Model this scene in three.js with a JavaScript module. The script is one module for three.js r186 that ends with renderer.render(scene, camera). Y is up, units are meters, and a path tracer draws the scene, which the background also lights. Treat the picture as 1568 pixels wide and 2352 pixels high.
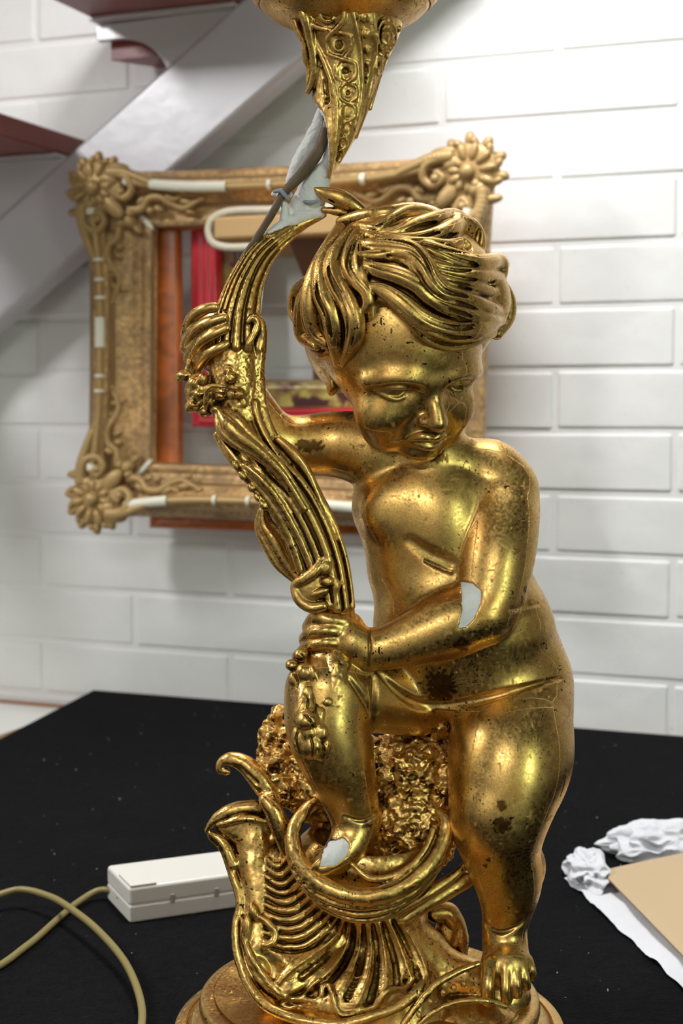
import * as THREE from 'three';
import { RoundedBoxGeometry } from 'three/addons/geometries/RoundedBoxGeometry.js';
import { RectAreaLightUniformsLib } from 'three/addons/lights/RectAreaLightUniformsLib.js';
import { mergeGeometries } from 'three/addons/utils/BufferGeometryUtils.js';
import { ImprovedNoise } from 'three/addons/math/ImprovedNoise.js';

// ------------------------------------------------------------------ camera, light, exposure
const CAM_Y = 1.265, PITCH = 0.0688, FOCAL = 3400, FELT = 0.755;
const scene = new THREE.Scene();
const camera = new THREE.PerspectiveCamera(2 * Math.atan(1176 / FOCAL) * 180 / Math.PI, 1568 / 2352, 0.05, 60);
camera.position.set(0, CAM_Y, 0);
camera.rotation.set(-PITCH, 0, 0.002);
camera.focus = 1.14;
camera.userData.fStop = 8.5;
scene.add(camera);
const renderer = new THREE.WebGLRenderer();
renderer.toneMapping = THREE.LinearToneMapping;
renderer.toneMappingExposure = 0.93;
renderer.shadowMap.enabled = true;
RectAreaLightUniformsLib.init();

// the room stands at an angle to the lens: ALONG runs to the right along the brick wall, OUT points from it into the room
const YAW = 0.371, WALL_D = 2.536;
const ALONG = new THREE.Vector3(Math.cos(YAW), 0, Math.sin(YAW)), OUT = new THREE.Vector3(-Math.sin(YAW), 0, Math.cos(YAW));
const W = (s, y, t) => new THREE.Vector3(0, 0, -WALL_D).addScaledVector(ALONG, s).addScaledVector(OUT, t).setY(y);
const CEIL = 2.75;
const TUBE_COLOR = [0.97, 0.985, 1];                          // neutral fluorescent
const BATTENS = [                                              // along, out, turn, length, brightness, label
  [0.42, 0.82, 0, 0.56, 120, 'short white fluorescent fitting on the ceiling over the work table'],
  [-1.45, 2.15, 1.2, 1.2, 98, 'long white fluorescent batten on the ceiling left of the camera'],
  [0.9, 4.15, 0, 1.2, 66, 'added unseen batten on the ceiling behind the camera, fill light for the gilding']];  // last row: added unseen fill, brightens the rear wall mirrored in the gold
const SKY_LEVEL = 17.0;                                         // grey daylight beyond the window

// ------------------------------------------------------------------ small helpers
const used = new Map();
function numbered(name) { const n = used.get(name) ?? 0; used.set(name, n + 1); return n ? name + '_' + String(n).padStart(3, '0') : name; }
function mesh(name, geometry, material, parent) {
  const m = new THREE.Mesh(geometry, material); m.name = parent ? name : numbered(name); m.castShadow = m.receiveShadow = true; (parent ?? scene).add(m); return m;
}
function part(name, geometry, material, parent) { const m = mesh(numbered(name), geometry, material, parent); return m; }
function thing(name, label, category, group) {
  const g = new THREE.Group(); g.name = numbered(name); g.userData = { label, category }; if (group) g.userData.group = group; scene.add(g); return g;
}
function structure(o, label) { o.userData.kind = 'structure'; if (label) o.userData.label = label; return o; }
let seed = 7; const rnd = () => { seed = (seed * 1664525 + 1013904223) >>> 0; return seed / 4294967296; };
const PN = new ImprovedNoise();
const noise3 = (x, y, z) => PN.noise(x, y, z);
function fbm(x, y, z, n = 4) { let s = 0, a = 1, t = 0; for (let i = 0; i < n; i++) { s += a * PN.noise(x, y, z); t += a; x = x * 2.03 + 11.1; y = y * 2.03 + 5.7; z = z * 2.03 + 3.3; a *= 0.5; } return s / t; }
const clamp = (x, a = 0, b = 1) => Math.min(b, Math.max(a, x)), mix = (a, b, t) => a + (b - a) * t, sstep = (a, b, x) => { const t = clamp((x - a) / (b - a)); return t * t * (3 - 2 * t); };
// tileable noise on a unit square
function tileNoise(u, v, f, s = 0) {
  const x = u * f, y = v * f, x0 = Math.floor(x), y0 = Math.floor(y), fx = x - x0, fy = y - y0, w = (t) => t * t * (3 - 2 * t);
  const h = (i, j) => { let n = (((i % f) + f) % f) * 374761393 + (((j % f) + f) % f) * 668265263 + s * 974711 + 1442695041; n = (n ^ (n >>> 13)) * 1274126177; n = Math.imul(n ^ (n >>> 15), 2246822519); return ((n ^ (n >>> 16)) >>> 0) / 4294967296; };
  return mix(mix(h(x0, y0), h(x0 + 1, y0), w(fx)), mix(h(x0, y0 + 1), h(x0 + 1, y0 + 1), w(fx)), w(fy));
}
function tileFbm(u, v, f, n, s = 0) { let a = 1, t = 0, r = 0; for (let i = 0; i < n; i++) { r += a * tileNoise(u, v, f << i, s + i * 17); t += a; a *= 0.55; } return r / t; }
function texture(size, fn, srgb) {
  const data = new Uint8Array(size * size * 4), out = [0, 0, 0];
  for (let j = 0; j < size; j++) for (let i = 0; i < size; i++) {
    fn(i / size, j / size, out, i, j); const k = (j * size + i) * 4;
    data[k] = clamp(out[0]) * 255; data[k + 1] = clamp(out[1]) * 255; data[k + 2] = clamp(out[2]) * 255; data[k + 3] = 255;
  }
  const t = new THREE.DataTexture(data, size, size, THREE.RGBAFormat); t.wrapS = t.wrapT = THREE.RepeatWrapping; t.magFilter = THREE.LinearFilter; t.minFilter = THREE.LinearMipmapLinearFilter; t.generateMipmaps = true;
  if (srgb) t.colorSpace = THREE.SRGBColorSpace; t.needsUpdate = true; return t;
}
const hex = (c) => [(c >> 16 & 255) / 255, (c >> 8 & 255) / 255, (c & 255) / 255];
function std(color, roughness = 0.6, metalness = 0, more = {}) { return new THREE.MeshPhysicalMaterial({ color, roughness, metalness, ...more }); }
// uv in metres by the face's main direction
function boxUv(g, scale = 1) {
  const p = g.attributes.position, n = g.attributes.normal, uv = new Float32Array(p.count * 2);
  for (let i = 0; i < p.count; i++) {
    const ax = Math.abs(n.getX(i)), ay = Math.abs(n.getY(i)), az = Math.abs(n.getZ(i)), x = p.getX(i), y = p.getY(i), z = p.getZ(i);
    const [a, b] = az >= ax && az >= ay ? [x, y] : ax >= ay ? [z + 0.37, y + 0.11] : [x + 0.53, z + 0.29];
    uv[i * 2] = a * scale; uv[i * 2 + 1] = b * scale;
  }
  g.setAttribute('uv', new THREE.BufferAttribute(uv, 2)); return g;
}
const cr1 = (a, b, c, d, t) => 0.5 * (2 * b + (c - a) * t + (2 * a - 5 * b + 4 * c - d) * t * t + (3 * b - a - 3 * c + d) * t * t * t);
function curve(pts, m = 6) {   // Catmull-Rom through rows of numbers
  const out = [];
  for (let i = 0; i < pts.length - 1; i++) {
    const p0 = pts[Math.max(0, i - 1)], p1 = pts[i], p2 = pts[i + 1], p3 = pts[Math.min(pts.length - 1, i + 2)];
    for (let j = 0; j < m; j++) out.push(p1.map((_, c) => cr1(p0[c], p1[c], p2[c], p3[c], j / m)));
  }
  out.push(pts[pts.length - 1].slice()); return out;
}
// ------------------------------------------------------------------ modelling with distance fields, meshed by surface nets
const STATUE_D = 1.2, PX = STATUE_D / FOCAL;          // one unit of the sculptor's grid is about a third of a millimetre
const cp = Math.cos(PITCH), sp = Math.sin(PITCH), crl = Math.cos(-0.002), srl = Math.sin(-0.002);
function P(x, y, o = 0) {                             // sculptor's drawing coordinates (right, down, forward of the statue's middle plane) to metres
  const a = (x - 784) / FOCAL, b = -(y - 1176) / FOCAL, qx = crl * a + srl * b, qy = -srl * a + crl * b;
  const vy = cp * qy - sp, vz = -sp * qy - cp, k = (-STATUE_D + o * PX) / vz;
  return [qx * k, CAM_Y + vy * k, -STATUE_D + o * PX];
}
const RR = (r, o = 0) => r * PX * (1 - o * PX / STATUE_D);
class Sdf {
  constructor(x0, y0, o0, x1, y1, o1, cell) {          // bounds in drawing coordinates
    const cs = []; for (const x of [x0, x1]) for (const y of [y0, y1]) for (const o of [o0, o1]) cs.push(P(x, y, o));
    this.lo = [0, 1, 2].map((i) => Math.min(...cs.map((c) => c[i]))); const hi = [0, 1, 2].map((i) => Math.max(...cs.map((c) => c[i])));
    this.c = cell; this.n = [0, 1, 2].map((i) => Math.ceil((hi[i] - this.lo[i]) / cell) + 2);
    this.N = this.n[0] * this.n[1] * this.n[2]; this.d = new Float32Array(this.N).fill(1); this.t = null; this.k = 0;
  }
  range(lo, hi) { return [0, 1, 2].map((i) => [Math.max(0, Math.floor((lo[i] - this.lo[i]) / this.c)), Math.min(this.n[i] - 1, Math.ceil((hi[i] - this.lo[i]) / this.c))]); }
  begin(k) { this.t ??= new Float32Array(this.N).fill(1); this.k = k * PX; this.pad = this.k + 3.2 * this.c; this.u = [[1e9, -1], [1e9, -1], [1e9, -1]]; return this; }
  prim(lo, hi, ks, fn) {
    const pad = Math.max(this.pad, ks * PX + 3.2 * this.c), r = this.range(lo.map((v) => v - pad), hi.map((v) => v + pad)), { c, t } = this, [nx, ny] = this.n, K = ks * PX;
    for (let i = 0; i < 3; i++) { this.u[i][0] = Math.min(this.u[i][0], r[i][0]); this.u[i][1] = Math.max(this.u[i][1], r[i][1]); }
    for (let z = r[2][0]; z <= r[2][1]; z++) for (let y = r[1][0]; y <= r[1][1]; y++) {
      const Z = this.lo[2] + z * c, Y = this.lo[1] + y * c;
      for (let x = r[0][0], i = (z * ny + y) * nx + x; x <= r[0][1]; x++, i++) {
        const v = fn(this.lo[0] + x * c, Y, Z), a = t[i];
        if (K > 0) { const h = K - Math.abs(a - v); t[i] = Math.min(a, v) - (h > 0 ? h * h / (4 * K) : 0); } else if (v < a) t[i] = v;
      }
    }
    return this;
  }
  end(op = 'add') {
    const { d, t, u } = this, [nx, ny] = this.n, K = Math.max(this.k, 1e-9), s = op === 'add' ? 1 : -1;
    for (let z = u[2][0]; z <= u[2][1]; z++) for (let y = u[1][0]; y <= u[1][1]; y++) for (let x = u[0][0], i = (z * ny + y) * nx + x; x <= u[0][1]; x++, i++) {
      if (t[i] === 1) continue;
      const a = s * d[i], b = t[i], h = K - Math.abs(a - b);
      d[i] = s * (Math.min(a, b) - (h > 0 ? h * h / (4 * K) : 0)); t[i] = 1;
    }
    return this;
  }
  seg(a, b, ra, rb, ks = 0) {                          // metres
    const m = Math.max(ra, rb), bx = b[0] - a[0], by = b[1] - a[1], bz = b[2] - a[2], q = 1 / (bx * bx + by * by + bz * bz + 1e-12);
    return this.prim([0, 1, 2].map((i) => Math.min(a[i], b[i]) - m), [0, 1, 2].map((i) => Math.max(a[i], b[i]) + m), ks, (x, y, z) => {
      const px = x - a[0], py = y - a[1], pz = z - a[2]; let h = (px * bx + py * by + pz * bz) * q; h = h < 0 ? 0 : h > 1 ? 1 : h;
      const ex = px - bx * h, ey = py - by * h, ez = pz - bz * h; return Math.sqrt(ex * ex + ey * ey + ez * ez) - ra - (rb - ra) * h;
    });
  }
  rows(pts, m = 5, ks = 0) {                           // rows of [x, y, o, r] in drawing coordinates, joined by a smooth curve
    const big = Math.max(...pts.map((q) => q[3])), span = Math.max(...pts.slice(1).map((q, i) => Math.hypot(q[0] - pts[i][0], q[1] - pts[i][1], q[2] - pts[i][2])));
    const c = pts.length > 2 ? curve(pts, Math.max(m > 1 ? 3 : 1, m > 1 ? Math.ceil(span / clamp(big * 0.16, 2.2, 5)) : 1)) : pts;
    for (let i = 0; i < c.length - 1; i++) this.seg(P(...c[i]), P(...c[i + 1]), RR(Math.max(0.3, c[i][3]), c[i][2]), RR(Math.max(0.3, c[i + 1][3]), c[i + 1][2]), ks);
    return this;
  }
  ball(x, y, o, rx, ry = rx, rz = rx, az = 0, ay = 0, ks = 0) { // ellipsoid; az turns it in the picture plane, ay about the upright
    const c = P(x, y, o), r = [RR(rx, o), RR(ry, o), RR(rz, o)], m = Math.max(...r), e = new THREE.Matrix4().makeRotationFromEuler(new THREE.Euler(0, ay * Math.PI / 180, -az * Math.PI / 180, 'ZYX')).elements;
    return this.ell(c, r, e, m, ks);
  }
  ell(c, r, e, m, ks = 0) {
    const i1 = 1 / r[0], i2 = 1 / r[1], i3 = 1 / r[2];
    return this.prim(c.map((v) => v - m), c.map((v) => v + m), ks, (X, Y, Z) => {
      const x = X - c[0], y = Y - c[1], z = Z - c[2];
      const p = (e[0] * x + e[1] * y + e[2] * z) * i1, q = (e[4] * x + e[5] * y + e[6] * z) * i2, s = (e[8] * x + e[9] * y + e[10] * z) * i3;
      const k0 = Math.sqrt(p * p + q * q + s * s), k1 = Math.sqrt(p * p * i1 * i1 + q * q * i2 * i2 + s * s * i3 * i3);
      return k1 < 1e-9 ? -Math.min(...r) : k0 * (k0 - 1) / k1;
    });
  }
  val(p) {                                             // field at a point, trilinear
    const { d, c, lo, n } = this, [nx, ny, nz] = n, X = clamp((p[0] - lo[0]) / c, 0, nx - 1.001), Y = clamp((p[1] - lo[1]) / c, 0, ny - 1.001), Z = clamp((p[2] - lo[2]) / c, 0, nz - 1.001), x = Math.floor(X), y = Math.floor(Y), z = Math.floor(Z), fx = X - x, fy = Y - y, fz = Z - z, i = (z * ny + y) * nx + x, s = nx * ny;
    return mix(mix(mix(d[i], d[i + 1], fx), mix(d[i + nx], d[i + nx + 1], fx), fy), mix(mix(d[i + s], d[i + s + 1], fx), mix(d[i + s + nx], d[i + s + nx + 1], fx), fy), fz);
  }
  front(x, y, o = 400, end = -200) { for (; o > end; o -= 2.5) { const v = this.val(P(x, y, o)); if (v < 0) return o + 2.5 * v / (v - this.val(P(x, y, o + 2.5)) - 1e-9) * -1; } return null; }
  drape(pts, lift = 0, m = 4) {                        // lays rows of [x, y, r, lift?] on the front of what is there
    const c = curve(pts.map((q) => [q[0], q[1], q[2], q[3] ?? 0]), m), o = c.map((q) => this.front(q[0], q[1]));
    for (let i = 0; i < o.length; i++) o[i] ??= o[i - 1] ?? o.find((v) => v !== null && v !== undefined) ?? 0;
    const so = o.map((_, i) => (o[Math.max(0, i - 2)] + o[Math.max(0, i - 1)] + 2 * o[i] + o[Math.min(o.length - 1, i + 1)] + o[Math.min(o.length - 1, i + 2)]) / 6);
    return c.map((q, i) => [q[0], q[1], so[i] + lift + q[3], Math.max(0.5, q[2])]);
  }
  emboss(k, paths, lift = 0) { const r = paths.map((p) => this.drape(p, lift)); return this.add(k, (s) => r.forEach((q) => s.rows(q, 3))); }
  engrave(k, paths, lift = 0) { const r = paths.map((p) => this.drape(p, lift)); return this.sub(k, (s) => r.forEach((q) => s.rows(q, 3))); }
  stud(k, list, lift = 0) { const r = list.map((q) => [q, this.front(q[0], q[1]) ?? 0]); return this.add(k, (s) => r.forEach(([q, o]) => s.ball(q[0], q[1], o + lift, q[2], q[3] ?? q[2], q[4] ?? q[2], q[5] ?? 0))); }
  dent(k, list, lift = 0) { const r = list.map((q) => [q, this.front(q[0], q[1]) ?? 0]); return this.sub(k, (s) => r.forEach(([q, o]) => s.ball(q[0], q[1], o + lift, q[2], q[3] ?? q[2], q[4] ?? q[2], q[5] ?? 0))); }
  add(k, fn) { this.begin(k); fn(this); return this.end('add'); }
  sub(k, fn) { this.begin(k); fn(this); return this.end('sub'); }
  soften(n) {                                          // evens out the joins, as a modelling tool would
    const { d, c } = this, [nx, ny, nz] = this.n, sz = nx * ny, band = 5 * c;
    for (let k = 0; k < n; k++) {
      const o = d.slice();
      for (let z = 1; z < nz - 1; z++) for (let y = 1; y < ny - 1; y++) for (let x = 1, i = z * sz + y * nx + 1; x < nx - 1; x++, i++) { const v = o[i]; if (v < band && v > -band) d[i] = v * 0.25 + 0.125 * (Math.min(o[i - 1], v + 2 * c) + Math.min(o[i + 1], v + 2 * c) + Math.min(o[i - nx], v + 2 * c) + Math.min(o[i + nx], v + 2 * c) + Math.min(o[i - sz], v + 2 * c) + Math.min(o[i + sz], v + 2 * c)); }
    }
    return this;
  }
  relief(fn) {                                         // moves the surface by fn (metres, outwards)
    const { d, c } = this, [nx, ny, nz] = this.n;
    for (let z = 0, i = 0; z < nz; z++) for (let y = 0; y < ny; y++) for (let x = 0; x < nx; x++, i++) if (Math.abs(d[i]) < 0.02) d[i] -= fn(this.lo[0] + x * c, this.lo[1] + y * c, this.lo[2] + z * c);
    return this;
  }
  geometry(grimy = 0.9, more = 0, scuffs = []) {
    const { d, c, lo } = this, [nx, ny, nz] = this.n, sy = nx, sz = nx * ny, pos = [], idx = [];
    let prev = new Int32Array(nx * ny), cur = new Int32Array(nx * ny);
    const off = [0, 1, sy, sy + 1, sz, sz + 1, sz + sy, sz + sy + 1], edges = [[0, 1], [2, 3], [4, 5], [6, 7], [0, 2], [1, 3], [4, 6], [5, 7], [0, 4], [1, 5], [2, 6], [3, 7]];
    for (let z = 0; z < nz - 1; z++) {
      for (let y = 0; y < ny - 1; y++) for (let x = 0; x < nx - 1; x++) {
        const i = z * sz + y * sy + x; let mask = 0;
        for (let k = 0; k < 8; k++) if (d[i + off[k]] < 0) mask |= 1 << k;
        if (mask === 0 || mask === 255) continue;
        let vx = 0, vy = 0, vz = 0, cnt = 0;
        for (let e = 0; e < 12; e++) {
          const a = edges[e][0], b = edges[e][1]; if ((mask >> a & 1) === (mask >> b & 1)) continue;
          const da = d[i + off[a]], db = d[i + off[b]], f = da / (da - db);
          vx += (a & 1) + ((b & 1) - (a & 1)) * f; vy += (a >> 1 & 1) + ((b >> 1 & 1) - (a >> 1 & 1)) * f; vz += (a >> 2) + ((b >> 2) - (a >> 2)) * f; cnt++;
        }
        cur[y * nx + x] = pos.length / 3; pos.push(x + vx / cnt, y + vy / cnt, z + vz / cnt);
        const inside = mask & 1;
        const quad = (a, b, cc, e) => { if (inside) idx.push(a, b, cc, a, cc, e); else idx.push(a, cc, b, a, e, cc); };
        if (y > 0 && z > 0 && (mask & 1) !== (mask >> 1 & 1)) quad(cur[y * nx + x], cur[(y - 1) * nx + x], prev[(y - 1) * nx + x], prev[y * nx + x]);
        if (x > 0 && z > 0 && (mask & 1) !== (mask >> 2 & 1)) quad(cur[y * nx + x], prev[y * nx + x], prev[y * nx + x - 1], cur[y * nx + x - 1]);
        if (x > 0 && y > 0 && (mask & 1) !== (mask >> 4 & 1)) quad(cur[y * nx + x], cur[y * nx + x - 1], cur[(y - 1) * nx + x - 1], cur[(y - 1) * nx + x]);
      }
      [prev, cur] = [cur, prev];
    }
    const n = pos.length / 3, p = new Float32Array(n * 3), nor = new Float32Array(n * 3), col = new Float32Array(n * 3), g = [0, 0, 0], q = [0, 0, 0];
    const at = (x, y, z) => d[clamp(z, 0, nz - 1) * sz + clamp(y, 0, ny - 1) * sy + clamp(x, 0, nx - 1)];
    for (let v = 0; v < n; v++) {
      let X = pos[v * 3], Y = pos[v * 3 + 1], Z = pos[v * 3 + 2]; const x = Math.floor(X), y = Math.floor(Y), z = Math.floor(Z), fx = X - x, fy = Y - y, fz = Z - z;
      g[0] = g[1] = g[2] = 0;
      for (let k = 0; k < 8; k++) {
        const i = k & 1, j = k >> 1 & 1, l = k >> 2, w = (i ? fx : 1 - fx) * (j ? fy : 1 - fy) * (l ? fz : 1 - fz), a = x + i, b = y + j, e = z + l;
        g[0] += w * (at(a + 1, b, e) - at(a - 1, b, e)); g[1] += w * (at(a, b + 1, e) - at(a, b - 1, e)); g[2] += w * (at(a, b, e + 1) - at(a, b, e - 1));
      }
      const m = Math.hypot(...g) || 1;
      for (let i = 0; i < 3; i++) { nor[v * 3 + i] = g[i] / m; p[v * 3 + i] = lo[i] + pos[v * 3 + i] * c; }
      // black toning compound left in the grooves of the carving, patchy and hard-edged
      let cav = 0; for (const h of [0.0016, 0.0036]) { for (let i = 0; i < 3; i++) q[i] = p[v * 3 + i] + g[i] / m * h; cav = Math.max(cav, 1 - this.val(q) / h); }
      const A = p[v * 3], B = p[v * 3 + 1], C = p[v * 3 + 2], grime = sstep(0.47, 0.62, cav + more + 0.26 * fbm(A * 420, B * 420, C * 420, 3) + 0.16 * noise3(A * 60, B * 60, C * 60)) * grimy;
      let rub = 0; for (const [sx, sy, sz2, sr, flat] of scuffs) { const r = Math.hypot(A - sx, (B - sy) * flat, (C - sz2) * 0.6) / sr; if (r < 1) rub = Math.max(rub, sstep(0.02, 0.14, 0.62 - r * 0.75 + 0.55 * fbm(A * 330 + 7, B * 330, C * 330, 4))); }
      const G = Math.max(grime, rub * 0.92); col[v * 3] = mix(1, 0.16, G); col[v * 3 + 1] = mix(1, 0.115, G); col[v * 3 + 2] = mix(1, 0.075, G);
    }
    const geo = new THREE.BufferGeometry(); geo.setAttribute('position', new THREE.BufferAttribute(p, 3)); geo.setAttribute('normal', new THREE.BufferAttribute(nor, 3)); geo.setAttribute('color', new THREE.BufferAttribute(col, 3)); geo.setIndex(new THREE.BufferAttribute(new Uint32Array(idx), 1));
    this.d = this.t = null; return geo;
  }
}
// ------------------------------------------------------------------ room shell
const ROOM = { s0: -2.3, s1: 2.7, t1: 4.8 };
function onWallTurn(o, s, y, t) { o.position.copy(W(s, y, t)); o.rotation.y = -YAW; return o; }
const dustBump = texture(512, (u, v, o) => { o[0] = o[1] = o[2] = tileFbm(u, v, 12, 5, 4); });
const paintTex = texture(512, (u, v, o) => {
  const b = tileFbm(u, v, 5, 4, 12), s = 0.5 * sstep(0.82, 0.9, tileFbm(u, v, 34, 3, 8)) * sstep(0.45, 0.6, tileFbm(u, v, 6, 2, 19)), t = 0.93 + 0.05 * (b - 0.5);
  o[0] = t - s * 0.16; o[1] = t - 0.004 - s * 0.17; o[2] = t - 0.012 - s * 0.17;
}, true);
const brickPaint = std(0xf2f1f0, 0.62, 0, { map: paintTex, bumpMap: dustBump, bumpScale: 0.0012 });
const plainPaint = std(0x7f7c77, 0.8, 0, { bumpMap: dustBump, bumpScale: 0.0008 });
const frontPaint = std(0xc0bdb7, 0.7, 0, { bumpMap: dustBump, bumpScale: 0.0008 });
const ceilPaint = std(0x9a9893, 0.9);
const concrete = std(0x4e4b47, 0.85, 0, { bumpMap: dustBump, bumpScale: 0.002 });
const slab = (w, h, d) => boxUv(new THREE.BoxGeometry(w, h, d), 2);
const midS = (ROOM.s0 + ROOM.s1) / 2, midT = ROOM.t1 / 2, wide = ROOM.s1 - ROOM.s0;
structure(onWallTurn(mesh('floor', slab(wide + 0.4, 0.2, ROOM.t1 + 0.4), concrete), midS, -0.1, midT), 'grey concrete floor of the workshop');
structure(onWallTurn(mesh('ceiling', slab(wide + 0.4, 0.15, ROOM.t1 + 0.4), ceilPaint), midS, CEIL + 0.075, midT), 'off-white ceiling of the workshop');
structure(onWallTurn(mesh('wall_left', slab(0.15, CEIL, ROOM.t1 + 0.35), plainPaint), ROOM.s0 - 0.075, CEIL / 2, midT - 0.025), 'plain painted side wall left of the stairs');
structure(onWallTurn(mesh('wall_front', slab(wide, CEIL, 0.15), frontPaint), midS, CEIL / 2, ROOM.t1 + 0.075), 'plain wall opposite the white brick wall');
// right wall with a window opening
const WIN = { t0: 2.45, t1: 2.98, y0: 0.85, y1: 2.25 };
{
  const g = new THREE.Group(); g.name = 'wall_right'; scene.add(g); onWallTurn(g, ROOM.s1, 0, 0); structure(g, 'plain painted side wall with a window');
  const piece = (t0, t1, y0, y1) => { const m = part('wall_panel', slab(0.2, y1 - y0, t1 - t0), plainPaint, g); m.position.set(0.1, (y0 + y1) / 2, (t0 + t1) / 2); };
  piece(-0.2, WIN.t0, 0, CEIL); piece(WIN.t1, ROOM.t1 + 0.15, 0, CEIL); piece(WIN.t0, WIN.t1, 0, WIN.y0); piece(WIN.t0, WIN.t1, WIN.y1, CEIL);
  const w = new THREE.Group(); w.name = 'window_1'; scene.add(w); onWallTurn(w, ROOM.s1, 0, 0); structure(w, 'daylight window in the right-hand wall');
  const frame = std(0xe6e4df, 0.5), bar = (t0, t1, y0, y1) => { const m = part('window_frame', slab(0.06, y1 - y0, t1 - t0), frame, w); m.position.set(0.07, (y0 + y1) / 2, (t0 + t1) / 2); };
  bar(WIN.t0, WIN.t0 + 0.05, WIN.y0, WIN.y1); bar(WIN.t1 - 0.05, WIN.t1, WIN.y0, WIN.y1); bar(WIN.t0 + 0.05, WIN.t1 - 0.05, WIN.y0, WIN.y0 + 0.05); bar(WIN.t0 + 0.05, WIN.t1 - 0.05, WIN.y1 - 0.05, WIN.y1); bar(WIN.t0 + 0.05, WIN.t1 - 0.05, 1.52, 1.56);
  const glass = new THREE.MeshPhysicalMaterial({ color: 0xffffff, transmission: 1, thickness: 0, roughness: 0.02 });
  const p = part('pane', slab(0.006, WIN.y1 - WIN.y0 - 0.08, WIN.t1 - WIN.t0 - 0.08), glass, w); p.position.set(0.07, (WIN.y0 + WIN.y1) / 2, (WIN.t0 + WIN.t1) / 2);
}
scene.background = new THREE.Color(0.74 * SKY_LEVEL, 1.0 * SKY_LEVEL, 0.80 * SKY_LEVEL);
// white-painted brick wall: every brick in reach of the lens on its own
{
  const wall = new THREE.Group(); wall.name = 'wall_back'; scene.add(wall); onWallTurn(wall, 0, 0, 0); structure(wall, 'white-painted brick wall behind the statue');
  const back = part('mortar', slab(wide, CEIL, 0.2), brickPaint, wall); back.position.set(midS, CEIL / 2, -0.1 - 0.0028);
  const PITCH_S = 0.3874, Y0 = 1.832, X0 = 0.1756, variants = [];
  for (let v = 0; v < 5; v++) {
    const g = new RoundedBoxGeometry(PITCH_S - 0.0075, 0.0935, 0.024, 3, 0.006), p = g.attributes.position;
    for (let i = 0; i < p.count; i++) { const x = p.getX(i), y = p.getY(i); p.setY(i, y + 0.0012 * noise3(x * 14 + v * 9, Math.sign(y) * 3, v)); p.setX(i, x + 0.0012 * noise3(y * 30, Math.sign(x) * 5, v * 3)); }
    g.computeVertexNormals(); variants.push(boxUv(g, 2.5));
  }
  const rest = [];
  for (let k = -9; k <= 19; k++) {
    const y = Y0 - (k + 0.5) * 0.1; if (y < 0.04 || y > CEIL - 0.04) continue;
    for (let m = -7; m <= 7; m++) {
      const s = X0 + (((k % 2) + 2) % 2 ? PITCH_S / 2 : 0) + (m + 0.5) * PITCH_S; if (s - PITCH_S / 2 < ROOM.s0 || s + PITCH_S / 2 > ROOM.s1) continue;
      const at = [s, y + (rnd() - 0.5) * 0.0022, -0.012 + (rnd() - 0.5) * 0.0018], rz = (rnd() - 0.5) * 0.008, ry = (rnd() - 0.5) * 0.006, g = variants[Math.floor(rnd() * 5)];
      if (s > -1.15 && s < 1.25 && y > 0.5 && y < 2.15) { const b = part('brick', g, brickPaint, wall); b.position.set(...at); b.rotation.set(0, ry, rz); }
      else rest.push(g.clone().rotateZ(rz).translate(...at));
    }
  }
  const far = part('brick_field', mergeGeometries(rest), brickPaint, wall); far.userData.kind = 'stuff';
}
// ceiling battens, the last one an added fill light
for (const [s, t, turn, len, power, label] of BATTENS) {
  const lamp = thing('ceiling_light', label, 'ceiling light');
  onWallTurn(lamp, s, CEIL, t); lamp.rotation.y += turn;
  const housing = part('housing', new RoundedBoxGeometry(len + 0.04, 0.05, 0.19, 2, 0.012), std(0xe8e8e4, 0.5), lamp); housing.position.y = -0.025;
  const glow = part('diffuser', new RoundedBoxGeometry(len, 0.04, 0.16, 3, 0.018), new THREE.MeshStandardMaterial({ color: 0xf5f5f0, emissive: new THREE.Color(...TUBE_COLOR), emissiveIntensity: 14 }), lamp); glow.position.y = -0.068;
  const l = new THREE.RectAreaLight(new THREE.Color(...TUBE_COLOR), power, len, 0.16); l.position.set(0, -0.094, 0); l.rotation.x = -Math.PI / 2; lamp.add(l);
}
// ------------------------------------------------------------------ stair, picture frames, table and what lies on it
const steel = std(0xc6c2c5, 0.36, 0.35, { bumpMap: dustBump, bumpScale: 0.0003 });


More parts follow.
